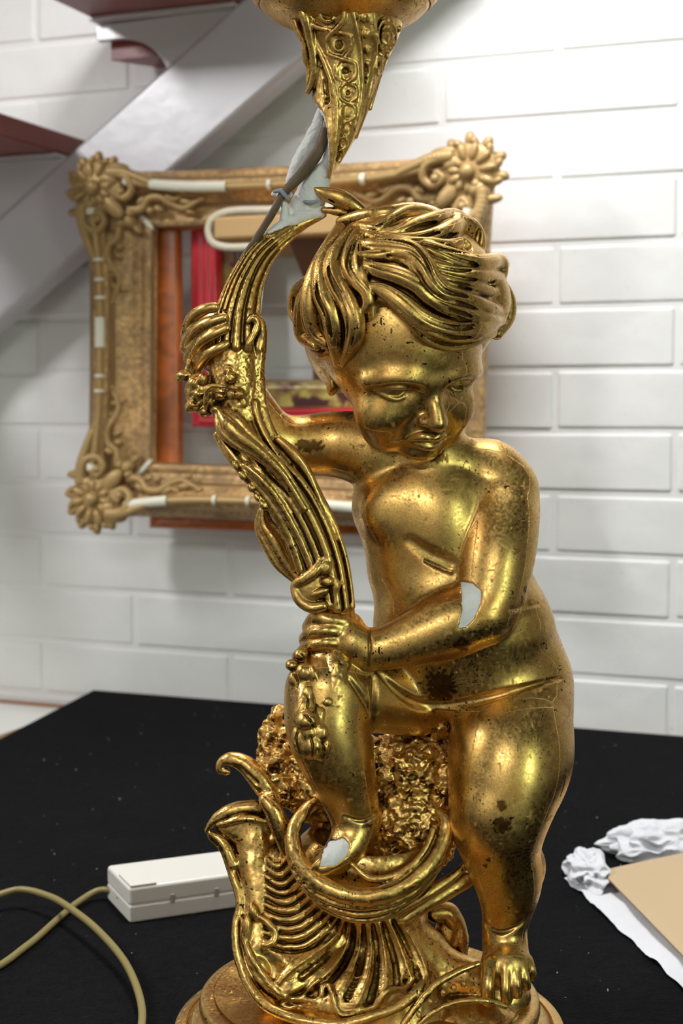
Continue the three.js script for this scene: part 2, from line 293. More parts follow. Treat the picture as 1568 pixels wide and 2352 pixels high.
const redwood = std(0x85392e, 0.35, 0, { bumpMap: dustBump, bumpScale: 0.0004 });
const zinc = std(0xc9ccd0, 0.3, 0.9);
const extrude = (shape, depth, bevel = 0.0015) => { const g = new THREE.ExtrudeGeometry(shape, { depth, bevelEnabled: true, bevelThickness: bevel, bevelSize: bevel, bevelSegments: 2, curveSegments: 20 }); return boxUv(g, 3); };
const poly = (pts) => new THREE.Shape(pts.map((p) => new THREE.Vector2(p[0], p[1])));
{
  const st = thing('staircase', 'grey steel spine stair with dark red treads rising past the wall', 'staircase'); onWallTurn(st, 0, 0, 0);
  // the spine: a square steel tube with rounded edges, on the slope
  const len = 4.2, g = boxUv(new RoundedBoxGeometry(len, 0.148, 0.06, 4, 0.010), 3), spine = part('stringer', g, steel, st);
  const a = Math.atan2(0.698, 1); spine.rotation.z = a; spine.position.set(-0.345, 1.696, 0.09);
  for (const [i, [s, y]] of [[-0.137, 1.922], [-0.477, 1.700], [0.203, 2.144], [-0.817, 1.478]].entries()) {
    const b = part('bracket', extrude((() => { const h = new THREE.Shape(); h.moveTo(-0.272, -0.004); h.lineTo(-0.268, -0.027); h.lineTo(-0.24, -0.027); h.bezierCurveTo(-0.19, -0.024, -0.15, -0.05, -0.135, -0.085); h.lineTo(-0.12, -0.14); h.lineTo(-0.06, -0.118); h.bezierCurveTo(-0.05, -0.075, -0.04, -0.05, -0.012, -0.040); h.lineTo(0, -0.028); h.lineTo(0, 0); h.closePath(); return h; })(), 0.012), steel, st);
    b.position.set(s, y, 0.098);
    const f = part('flange', boxUv(new RoundedBoxGeometry(0.272, 0.007, 0.09, 2, 0.002), 3), steel, st); f.position.set(s - 0.136, y + 0.0035, 0.09);
    const deep = i === 0 ? 0.42 : 0.72, tr = part('tread', boxUv(new RoundedBoxGeometry(0.276, 0.036, deep, 2, 0.004), 3), redwood, st); tr.position.set(s - 0.137, y + 0.0255, 0.006 + deep / 2);
    const cl = part('tread_cleat', extrude(poly([[-0.256, 0.085], [-0.205, 0.008], [-0.14, 0.008], [-0.14, 0.085]]), 0.062, 0.001), redwood, st); cl.rotation.x = Math.PI / 2; cl.position.set(s, y + 0.006, 0);
    for (const [dx, dz] of [[-0.245, 0.115], [-0.05, 0.115], [-0.245, 0.065], [-0.05, 0.065]]) { const n = part('bolt', new THREE.CylinderGeometry(0.009, 0.009, 0.014, 6), zinc, st); n.position.set(s + dx, y - 0.008, dz); if (dz > 0.1) { n.position.z = 0.115; n.position.y = y + 0.014; n.rotation.x = Math.PI / 2; n.scale.y = 0.8; } }
  }
}
// padded plank the frames hang on
const tan = std(0xc8a06a, 0.6, 0, { bumpMap: dustBump, bumpScale: 0.0006 }), cream = std(0xd8cbb4, 0.95, 0, { bumpMap: dustBump, bumpScale: 0.003 }), brownWood = std(0x6b4630, 0.6);
{
  const p = thing('hanging_plank', 'pale wooden plank edged with cream padding that carries the frames', 'bracket'); onWallTurn(p, 0, 0, 0);
  const pl = part('plank', boxUv(new RoundedBoxGeometry(0.222, 0.036, 0.27, 3, 0.006), 3), tan, p); pl.position.set(0.004, 1.5455, 0.142);
  const pts = [[0.11, 1.569], [0.0, 1.5695], [-0.09, 1.569], [-0.112, 1.558], [-0.117, 1.542], [-0.11, 1.525], [-0.09, 1.517], [-0.05, 1.515], [0.0, 1.516]].map(([x, y]) => new THREE.Vector3(x, y, 0.27));
  const cu = new THREE.CatmullRomCurve3(pts), sh = poly([[-0.004, -0.012], [0.004, -0.012], [0.004, 0.012], [-0.004, 0.012]]);
  const pad = new THREE.TubeGeometry(cu, 80, 0.0072, 8); pad.scale(1, 1, 1); part('padding', boxUv(pad, 3), cream, p);
  const br = part('brace', extrude(poly([[0.25, 1.528], [0.21, 1.528], [0.006, 1.36], [0.006, 1.31]]), 0.05, 0.002), brownWood, p); br.rotation.y = -Math.PI / 2; br.position.x = 0.06;
  const wp = part('wall_plate', slab(0.16, 0.26, 0.02), brownWood, p); wp.position.set(0.035, 1.43, 0.0105);
}
const giltTex = texture(512, (u, v, o) => { const b = tileFbm(u, v, 6, 5, 3), f = tileFbm(u, v, 60, 3, 5); let t = 0.78 + 0.35 * (b - 0.5) + 0.45 * (f - 0.5); o[0] = 0.96 * t; o[1] = 0.765 * t; o[2] = 0.51 * t; const w = sstep(0.55, 0.68, tileFbm(u, v, 9, 4, 33)) * 0.4; o[0] = mix(o[0], 0.56, w); o[1] = mix(o[1], 0.43, w); o[2] = mix(o[2], 0.31, w); }, true);
const sandBump = texture(512, (u, v, o) => { o[0] = o[1] = o[2] = tileFbm(u, v, 70, 3, 6); });
const gilt = std(0xffffff, 0.5, 0.15, { map: giltTex, bumpMap: sandBump, bumpScale: 0.0012 });
const giltSmooth = std(0xb4935f, 0.45, 0.25, { bumpMap: dustBump, bumpScale: 0.0006 });
const gesso = std(0xe6e2cf, 0.85);
// a mitred rail swept along one side; rows are [across 0 (inner) to 1 (outer), height]; swing pulls the outer edge in at mid-length
function railGeometry(iw, ih, ow, oh, rows, side, swing, n = 40) {
  const pos = [], idx = [], [hx, hy, HX, HY] = side % 2 ? [ih, iw, oh, ow] : [iw, ih, ow, oh];   // half-lengths inner/outer along and across
  for (let i = 0; i <= n; i++) for (const [f, z] of rows) {
    const u = i / n * 2 - 1, e = 1 - Math.pow(Math.abs(u), 3.2), across = mix(hy, HY, f) - swing * e * (f < 0.84 ? sstep(0.15, 0.84, f) : mix(1, 0.3, (f - 0.84) / 0.16)), along = u * mix(hx, HX, f);
    const p = [[along, across], [across, -along], [-along, -across], [-across, along]][side]; pos.push(p[0], p[1], z);
  }
  const m = rows.length; for (let i = 0; i < n; i++) for (let j = 0; j < m - 1; j++) { const a = i * m + j; idx.push(a, a + m, a + 1, a + 1, a + m, a + m + 1); }
  const g = new THREE.BufferGeometry(); g.setAttribute('position', new THREE.Float32BufferAttribute(pos, 3)); g.setIndex(idx); g.computeVertexNormals(); return boxUv(g, 3);
}
function frameThing(name, label, cs, cy, t, iw, ih, ow, oh, rows, material, tilt = 0, swing = 0, group) {
  const f = thing(name, label, 'picture frame', group); onWallTurn(f, cs, cy, t); f.rotation.order = 'YXZ'; f.rotation.z = tilt;
  for (let s = 0; s < 4; s++) part('rail', railGeometry(iw, ih, ow, oh, rows, s, swing), material, f);
  return f;
}
// carved gilt frame
{
  const IW = 0.232, IH = 0.196, OW = 0.356, OH = 0.293;
  const rows = [[0, 0.0], [0, 0.012], [0.03, 0.018], [0.12, 0.02], [0.15, 0.016], [0.2, 0.0165], [0.24, 0.019], [0.3, 0.018], [0.36, 0.019], [0.5, 0.024], [0.66, 0.034], [0.76, 0.044], [0.79, 0.052], [0.84, 0.057], [0.9, 0.052], [0.93, 0.044], [0.97, 0.036], [1, 0.024], [0.98, 0.0], [0.9, -0.012], [0.45, -0.012], [0.42, -0.001], [0, -0.001], [0, 0.0]];
  const f = frameThing('gilt_frame', 'large carved gilt picture frame with leafy corners and cream repair patches', -0.048, 1.3685, 0.138, IW, IH, OW, OH, rows, gilt, -0.016, 0.026);
  const tube = (pts, r, name, m, seg) => { const g = new THREE.TubeGeometry(new THREE.CatmullRomCurve3(pts.map((p) => new THREE.Vector3(...p))), seg ?? pts.length * 4, r, 10); return part(name, boxUv(g, 3), m, f); };
  // the reeded rail: follows the bowed outer edge and turns out at the corners
  const railAt = (side, u, lift = 0) => { const e = 1 - Math.pow(Math.abs(u), 3.2), [hx, HX, hy, HY] = side % 2 ? [IH, OH, IW, OW] : [IW, OW, IH, OH], a = mix(hy, HY, 0.84) - 0.026 * e, l = u * mix(hx, HX, 0.5) * 1.02, q = [[l, a], [a, -l], [-l, -a], [-a, l]][side]; return [q[0], q[1], 0.055 + lift]; };
  for (let s = 0; s < 4; s++) { const pts = []; for (let i = 0; i <= 16; i++) pts.push(railAt(s, (i / 16 * 2 - 1) * 0.86)); tube(pts, 0.0072, 'bead_rail', giltSmooth, 60); }
  const patches = [[0, -0.72, -0.26], [0, 0.16, 0.27], [0, 0.5, 0.53], [3, -0.02, 0.18], [3, 0.86, 0.9], [3, -0.84, -0.8], [2, 0.6, 0.86], [2, -0.5, -0.05], [1, -0.82, -0.52], [1, 0.1, 0.34], [1, 0.4, 0.55], [0, -0.02, 0.0], [0, -0.88, -0.84], [3, 0.42, 0.44], [3, 0.3, 0.32], [3, 0.55, 0.57], [3, -0.22, -0.2], [3, -0.32, -0.3], [2, 0.3, 0.32], [2, 0.1, 0.12]];
  for (const [s, a, b] of patches) { const pts = []; for (let i = 0; i <= 4; i++) pts.push(railAt(s, mix(a, b, i / 4), 0.0012)); tube(pts, 0.0088, 'bare_patch', gesso, 14).userData.label = 'cream bare gesso patch on the reeded rail'; }
  // corner carvings
  const ball = (x, y, z, rx, ry, rz, turn = 0) => { const g = new THREE.SphereGeometry(1, 16, 12); g.scale(rx, ry, rz); g.rotateZ(turn); g.translate(x, y, z); return g; };
  const vine = (pts, r0, r1) => { const c = curve(pts.map((p) => [...p]), 5), out = []; for (let i = 0; i < c.length - 1; i++) { const q = c[i], w = c[i + 1], r = mix(r0, r1, i / (c.length - 1)), d = Math.hypot(w[0] - q[0], w[1] - q[1]); const e = ball((q[0] + w[0]) / 2, (q[1] + w[1]) / 2, q[2], d * 0.9 + r * 0.5, r, r * 0.9, Math.atan2(w[1] - q[1], w[0] - q[0])); out.push(e); } return out; };
  for (const [sx, sy] of [[-1, 1], [1, 1], [1, -1], [-1, -1]]) {
    const M = (x, y, z) => [sx * (OW + x), sy * (OH + y), z], G = [], cx = -0.034, cy = -0.034;
    const B = (x, y, z, rx, ry, rz, turn) => G.push(ball(...M(x, y, z), rx, ry, rz, sx * sy * turn)), V = (pts, r0, r1) => G.push(...vine(pts.map((p) => M(...p)), r0, r1));
    B(cx, cy, 0.046, 0.047, 0.047, 0.012, 0); B(cx, cy, 0.061, 0.0125, 0.0125, 0.011, 0);
    for (let i = 0; i < 11; i++) { const a = i / 11 * 6.283 - 0.4, out = Math.cos(a - 0.785), far = out > 0.1 ? 0.036 : 0.026; B(cx + Math.cos(a) * far * 0.86, cy + Math.sin(a) * far * 0.86, 0.054, far * 0.42, 0.0075, 0.008, a); if (out > -0.1) { B(cx + Math.cos(a + 0.28) * 0.05, cy + Math.sin(a + 0.28) * 0.05, 0.044, 0.012, 0.008, 0.008, a + 0.28); B(cx + Math.cos(a + 0.1) * 0.047, cy + Math.sin(a + 0.1) * 0.047, 0.049, 0.009, 0.006, 0.007, a + 0.9); } }
    B(cx - 0.03, cy - 0.03, 0.048, 0.028, 0.014, 0.01, 0.785);
    for (const k of [0, 1]) { const K = (x, y, z) => k ? [y, x, z] : [x, y, z];
      V([K(-0.075, -0.012, 0.058), K(-0.098, -0.02, 0.06), K(-0.105, -0.04, 0.056), K(-0.09, -0.052, 0.054), K(-0.074, -0.042, 0.056), K(-0.084, -0.033, 0.058)], 0.0075, 0.006); V([K(-0.062, -0.010, 0.055), K(-0.09, -0.012, 0.058), K(-0.125, -0.024, 0.058), K(-0.15, -0.034, 0.056)], 0.011, 0.006); B(...K(-0.075, -0.002, 0.05), 0.022, 0.008, 0.009, 0.1); B(...K(-0.06, -0.02, 0.052), 0.016, 0.012, 0.01, 0.3); B(...K(-0.085, -0.042, 0.057), 0.008, 0.008, 0.008, 0);
      V([K(-0.09, -0.07, 0.036), K(-0.115, -0.068, 0.038), K(-0.128, -0.054, 0.042), K(-0.15, -0.052, 0.042), K(-0.17, -0.064, 0.036), K(-0.19, -0.07, 0.034), K(-0.21, -0.062, 0.036), K(-0.222, -0.058, 0.034)], 0.0082, 0.004); B(...K(-0.165, -0.052, 0.038), 0.014, 0.006, 0.007, 0.5); B(...K(-0.115, -0.056, 0.04), 0.011, 0.007, 0.008, -0.5); B(...K(-0.195, -0.06, 0.035), 0.013, 0.006, 0.006, 0.2); B(...K(-0.145, -0.07, 0.036), 0.01, 0.006, 0.007, 0.4); B(...K(-0.178, -0.054, 0.036), 0.012, 0.005, 0.006, -0.3); B(...K(-0.2, -0.076, 0.032), 0.01, 0.004, 0.005, 0.3); B(...K(-0.13, -0.072, 0.036), 0.008, 0.007, 0.008, 0); B(...K(-0.222, -0.056, 0.035), 0.008, 0.006, 0.006, 0); }
    B(-0.088, -0.088, 0.036, 0.014, 0.011, 0.01, 0.785); B(-0.076, -0.092, 0.038, 0.009, 0.007, 0.009, 1.2); B(-0.092, -0.076, 0.038, 0.009, 0.007, 0.009, 0.3); B(-0.066, -0.066, 0.046, 0.018, 0.008, 0.01, 0.785); B(-0.101, -0.101, 0.03, 0.012, 0.006, 0.008, 0.785);
    part('corner_carving', boxUv(mergeGeometries(G), 3), giltSmooth, f);
  }
  for (const [sx, sy] of [[-1, 1], [-1, -1], [1, 1]]) { const g = new THREE.SphereGeometry(1, 10, 8); g.scale(0.022, 0.005, 0.004); g.rotateZ(-sx * sy * 0.785 * -1); const m = part('bare_patch', boxUv(g, 3), gesso, f); m.position.set(sx * (IW + 0.012), sy * (IH + 0.01), 0.021); m.userData.label = 'whitened mitre joint'; }
}
// the frames behind it
const burl = texture(512, (u, v, o) => { const w = tileFbm(u, v, 6, 5, 71), b = tileFbm(u, v, 3, 4, 91), t = 0.84 + 0.3 * (w - 0.5) + 0.07 * Math.sin(40 * b + 20 * u); o[0] = 0.92 * t; o[1] = 0.49 * t; o[2] = 0.21 * t; }, true);
const burlWood = std(0xffffff, 0.28, 0, { map: burl, clearcoat: 0.5, clearcoatRoughness: 0.2 });
const halfRound = (h, a = 9) => { const r = [[0, 0]]; for (let i = 0; i <= a; i++) { const q = i / a; r.push([q, h * (0.45 + 0.55 * Math.sin(Math.PI * (0.1 + 0.8 * q)))]); } r.push([1, 0], [0, 0]); return r; };
frameThing('timber_frame', 'burl-wood picture frame hanging behind the carved gilt frame', -0.052, 1.3335, 0.1035, 0.198, 0.2325, 0.256, 0.271, halfRound(0.022), burlWood);
const red = std(0xdc2636, 0.3, 0, { clearcoat: 0.4, clearcoatRoughness: 0.25 });
frameThing('red_frame', 'fluted bright red picture frame seen through the gilt frame', -0.008, 1.417, 0.084, 0.176, 0.149, 0.226, 0.181, [[0, 0], [0, 0.016], [0.12, 0.02], [0.2, 0.02], [0.25, 0.015], [0.33, 0.021], [0.48, 0.023], [0.53, 0.017], [0.6, 0.023], [0.74, 0.024], [0.79, 0.018], [0.86, 0.022], [1, 0.018], [1, 0], [0, 0]], red);
const marbleTex = texture(512, (u, v, o) => { const a = tileFbm(u, v, 8, 5, 15), b = sstep(0.42, 0.58, tileFbm(u, v, 12, 4, 44)); o[0] = mix(0.30, 0.78, b * a * 1.7); o[1] = mix(0.10, 0.70, b * a * 1.7); o[2] = mix(0.09, 0.36, b * a * 1.7); }, true);
frameThing('marbled_frame', 'maroon and gold marbled picture frame behind the red frame', -0.016, 1.441, 0.064, 0.130, 0.126, 0.182, 0.178, [[0, 0], [0, 0.010], [0.08, 0.014], [0.16, 0.011], [0.24, 0.015], [0.34, 0.014], [0.5, 0.012], [0.85, 0.016], [1, 0.014], [1, 0], [0, 0]], std(0xffffff, 0.3, 0.1, { map: marbleTex, clearcoat: 0.6 }));
// tables
const feltTex = texture(1024, (u, v, o) => { const f = tileNoise(u, v, 300, 3), g = tileFbm(u, v, 50, 4, 7), b = tileFbm(u, v, 5, 3, 9), sp = sstep(0.978, 0.992, tileNoise(u, v, 260, 61)); const t = 0.055 + 0.035 * (f - 0.5) + 0.035 * (g - 0.5) + 0.02 * (b - 0.5); o[0] = t + sp * 0.10; o[1] = t + sp * 0.10; o[2] = t * 1.04 + sp * 0.12; }, true);
const feltBump = texture(512, (u, v, o) => { o[0] = o[1] = o[2] = 0.6 * tileNoise(u, v, 180, 2) + 0.4 * tileFbm(u, v, 40, 3, 5); });
const felt = std(0xffffff, 1, 0, { specularIntensity: 0.15, map: feltTex, bumpMap: feltBump, bumpScale: 0.0016, sheen: 0.05, sheenColor: new THREE.Color(0x444448), sheenRoughness: 0.6 });
const pine = std(0x8a6a46, 0.6);
{
  const tb = thing('work_table', 'work table under the black felt that carries the statue', 'table'); onWallTurn(tb, 0, 0, 0);
  const top = part('tabletop', slab(1.98, 0.04, 1.68), pine, tb); top.position.set(0.56, FELT - 0.0272, 0.875);
  for (const [s, t] of [[-0.36, 0.1], [1.48, 0.1], [-0.24, 1.64], [1.48, 1.64]]) { const l = part('leg', slab(0.07, FELT - 0.045, 0.07), pine, tb); l.position.set(s, (FELT - 0.045) / 2, t); }
  const fl = mesh('felt_cover', extrude(poly([[-0.468, -0.04], [1.56, -0.02], [1.56, -1.74], [-0.16, -1.74]]), 0.004, 0.0015), felt); onWallTurn(fl, 0, FELT - 0.0055, 0); fl.rotation.order = 'YXZ'; fl.rotation.x = -Math.PI / 2;
  fl.userData = { label: 'black felt cover spread over the work table', category: 'table cover' };
  const be = thing('white_bench', 'white-topped bench with a timber edge beside the felt table', 'bench'); onWallTurn(be, 0, 0, 0);
  const bt = part('benchtop', slab(0.9, 0.03, 0.62), std(0xe9e7e2, 0.45), be); bt.position.set(-0.97, 0.697, 0.33);
  const bs = part('timber_strip', slab(0.9, 0.034, 0.014), std(0xa06a3a, 0.5), be); bs.position.set(-0.97, 0.698, 0.012);
  for (const [s, t] of [[-1.36, 0.08], [-0.58, 0.08], [-1.36, 0.58], [-0.58, 0.58]]) { const l = part('leg', slab(0.05, 0.68, 0.05), pine, be); l.position.set(s, 0.34, t); }
}
// white power board and its lead
const ivory = std(0xcdc9c0, 0.38);
{
  const b = thing('power_board', 'white plastic power board lying on the felt behind the statue', 'power board'); b.position.set(-0.21, FELT, -1.44); b.rotation.y = Math.atan2(0.048, 0.105);
  const L = 0.34, Wd = 0.082;
  const lower = part('lower_shell', boxUv(new RoundedBoxGeometry(L, 0.018, Wd, 3, 0.003), 3), ivory, b); lower.position.set(L / 2, 0.009, -Wd / 2);
  const upper = part('upper_shell', boxUv(new RoundedBoxGeometry(L, 0.0195, Wd - 0.0012, 3, 0.004), 3), ivory, b); upper.position.set(L / 2, 0.0265, -Wd / 2);
  const lip = part('end_clip', boxUv(new RoundedBoxGeometry(0.027, 0.003, Wd * 0.52, 2, 0.001), 3), ivory, b); lip.position.set(0.0155, 0.0366, -Wd * 0.28);
  for (const x of [0.045, 0.092]) { const n = part('screw_well', boxUv(new RoundedBoxGeometry(0.0045, 0.009, 0.0016, 2, 0.0006), 3), std(0x9a968c, 0.6), b); n.position.set(x, 0.0195, 0.0004); }
  for (let i = 0; i < 3; i++) { const s = part('socket', boxUv(new RoundedBoxGeometry(0.05, 0.0016, 0.046, 2, 0.0007), 3), ivory, b); s.position.set(0.15 + i * 0.07, 0.0368, -Wd / 2); }
  const cord = std(0x7c6f40, 0.45);
  const pts = [[-0.224, 0.768, -1.478], [-0.236, 0.767, -1.505], [-0.252, 0.765, -1.512], [-0.268, 0.761, -1.49], [-0.281, 0.7595, -1.44], [-0.296, 0.759, -1.37], [-0.322, 0.759, -1.3], [-0.40, 0.759, -1.26], [-0.48, 0.759, -1.33], [-0.47, 0.760, -1.43], [-0.41, 0.766, -1.475], [-0.352, 0.772, -1.474], [-0.330, 0.774, -1.487], [-0.294, 0.775, -1.463], [-0.26, 0.775, -1.418], [-0.226, 0.774, -1.362], [-0.192, 0.770, -1.294], [-0.170, 0.765, -1.226], [-0.163, 0.762, -1.183], [-0.163, 0.7595, -1.12], [-0.19, 0.759, -1.02], [-0.25, 0.759, -0.95]].map((p) => new THREE.Vector3(...p));
  const c = mesh('power_cable', new THREE.TubeGeometry(new THREE.CatmullRomCurve3(pts), 260, 0.0034, 14), cord); c.userData = { label: 'olive-yellow cable looped across the felt from the power board', category: 'cable' };
}
// cardboard and paper at the right
function sheet(n, m, fn) { const pos = [], idx = []; for (let j = 0; j <= m; j++) for (let i = 0; i <= n; i++) pos.push(...fn(i / n, j / m)); for (let j = 0; j < m; j++) for (let i = 0; i < n; i++) { const a = j * (n + 1) + i; idx.push(a, a + 1, a + n + 1, a + 1, a + n + 2, a + n + 1); } return [pos, idx]; }
function thick(n, m, fn, th) {                         // a sheet with real thickness
  const [p, idx] = sheet(n, m, fn), k = p.length / 3, top = p.slice(), pos = top.concat(p.map((v, i) => (i % 3 === 1 ? v - th : v))), ix = idx.slice();
  for (let i = 0; i < idx.length; i += 3) ix.push(idx[i] + k, idx[i + 2] + k, idx[i + 1] + k);
  const e = []; for (let i = 0; i < n; i++) e.push([i, i + 1]); for (let j = 0; j < m; j++) e.push([j * (n + 1) + n, (j + 1) * (n + 1) + n]); for (let i = n; i > 0; i--) e.push([m * (n + 1) + i, m * (n + 1) + i - 1]); for (let j = m; j > 0; j--) e.push([j * (n + 1), (j - 1) * (n + 1)]);
  for (const [a, b] of e) ix.push(a, a + k, b, b, a + k, b + k);
  const g = new THREE.BufferGeometry(); g.setAttribute('position', new THREE.Float32BufferAttribute(pos, 3)); g.setIndex(ix); g.computeVertexNormals(); return boxUv(g, 3);
}
const board = std(0xb29a78, 0.85, 0, { bumpMap: dustBump, bumpScale: 0.0006 }), white = new THREE.MeshPhysicalMaterial({ color: 0xd2d2d6, roughness: 0.9, transmission: 0.12, thickness: 0 });
{
  const q = (u, v) => [mix(mix(0.279, 0.56, u), mix(0.312, 0.59, u), v), FELT + 0.0195 + 0.004 * Math.sin(u * 3) - 0.001 * v, mix(mix(-1.553, -1.70, u), mix(-1.30, -1.44, u), v)];
  const c = mesh('cardboard_sheet', thick(20, 20, q, 0.0032), board); c.userData = { label: 'flat brown cardboard sheet lying on white paper at the table edge', category: 'cardboard' };
  const folded = (u, v) => { const w = 0.006 * noise3(u * 7, v * 5, 2) + 0.004 * Math.abs(noise3(u * 16, v * 9, 5)); const x = mix(mix(0.243, 0.53, v), mix(0.303, 0.56, v), u), z = mix(mix(-1.578, -1.66, v), mix(-1.262, -1.36, v), u); return [x + 0.006 * noise3(u * 9, v * 3, 8), FELT + 0.0008 + 0.0065 + w * 0.7 - 0.004 * sstep(0.2, 0, v), z]; };
  const f = mesh('paper_sheet', thick(60, 30, folded, 0.0006), white); f.userData = { label: 'creased white paper sheet sticking out under the cardboard', category: 'paper' };
  const crumple = (name, label, cx, cz, rx, rz, h, sd, tail) => {
    const g = new THREE.IcosahedronGeometry(1, 24), p = g.attributes.position;
    for (let i = 0; i < p.count; i++) { let x = p.getX(i), y = p.getY(i), z = p.getZ(i); const n = 1 + 0.42 * noise3(x * 1.4 + sd, y * 1.4, z * 1.4) + 0.55 * (0.4 - Math.abs(noise3(x * 2.3, y * 2.3 + sd, z * 2.3))) + 0.05 * (0.5 - Math.abs(noise3(x * 8, y * 8, z * 8 + sd))); const tl = tail ? Math.exp(-((Math.atan2(z, x) - tail[0]) ** 2) * 14) * tail[1] * (1 - Math.abs(y)) : 0; p.setXYZ(i, cx + x * rx * (n + tl), Math.max(FELT + 0.0005, FELT + h * 0.5 + y * h * 0.62 * n * (1 - tl * 0.3)), cz + z * rz * (n + tl)); }
    g.computeVertexNormals(); const m = mesh(name, boxUv(g, 3), white); m.userData = { label, category: 'paper' }; return m;
  };
  crumple('crumpled_tissue', 'crumpled white tissue behind the cardboard sheet', 0.372, -1.66, 0.046, 0.034, 0.034, 3, [-2.9, 0.5]);
  crumple('crumpled_tissue', 'crumpled white tissue at the near left corner of the cardboard', 0.268, -1.575, 0.020, 0.042, 0.026, 19);
}
// lint on the felt
{
  const g = new THREE.IcosahedronGeometry(0.00045, 0), n = 420, im = new THREE.InstancedMesh(g, std(0xb8b8c0, 0.9), n), m = new THREE.Matrix4(), q = new THREE.Quaternion(), e = new THREE.Euler();
  for (let i = 0; i < n; i++) { const s = mix(-0.3, 1.2, rnd()), t = mix(0.08, 1.6, rnd()), k = 0.4 + rnd() * rnd() * 1.5; q.setFromEuler(e.set(rnd() * 6, rnd() * 6, rnd() * 6)); const p = W(s, FELT + 0.0004, t); m.compose(p, q, new THREE.Vector3(k * (1 + 2 * rnd()), k * 0.6, k)); im.setMatrixAt(i, m); }
  im.name = 'lint'; im.userData = { kind: 'stuff', label: 'pale specks of lint and dust on the black felt' }; im.receiveShadow = true; scene.add(im);
}
// ------------------------------------------------------------------ the gilded figure: body
// face axes: L to the figure's left (viewer's right), U up the face, F out of the face, all in drawing coordinates
const FY = 28 * Math.PI / 180, FP = 25 * Math.PI / 180, F0 = [990, 891, 205], FR = 5 * Math.PI / 180;
const FF = [Math.sin(FY) * Math.cos(FP), Math.sin(FP), Math.cos(FY) * Math.cos(FP)], U0 = [Math.sin(FY) * Math.sin(FP), -Math.cos(FP), Math.cos(FY) * Math.sin(FP)], L0 = [Math.cos(FY), 0, -Math.sin(FY)];
const FU = U0.map((v, i) => v * Math.cos(FR) - L0[i] * Math.sin(FR)), FL = L0.map((v, i) => v * Math.cos(FR) + U0[i] * Math.sin(FR));
const HF = (l, b, a) => [0, 1, 2].map((i) => F0[i] + l * FL[i] + b * FU[i] + a * FF[i]);
const HE = (() => { const v = (q) => new THREE.Vector3(q[0], -q[1], q[2]).normalize(); const m = new THREE.Matrix4().makeBasis(v(FL), v(FU), v(FF)); return m.elements; })();
function headBall(S, l, b, a, rl, rb, ra, ks = 0) { const c = HF(l, b, a), r = [rl, rb, ra].map((q) => RR(q, c[2])); return S.ell(P(...c), r, HE, Math.max(...r), ks); }
function headRows(S, pts, m = 5, ks = 0) { return S.rows(pts.map(([l, b, a, r]) => [...HF(l, b, a), r]), m, ks); }

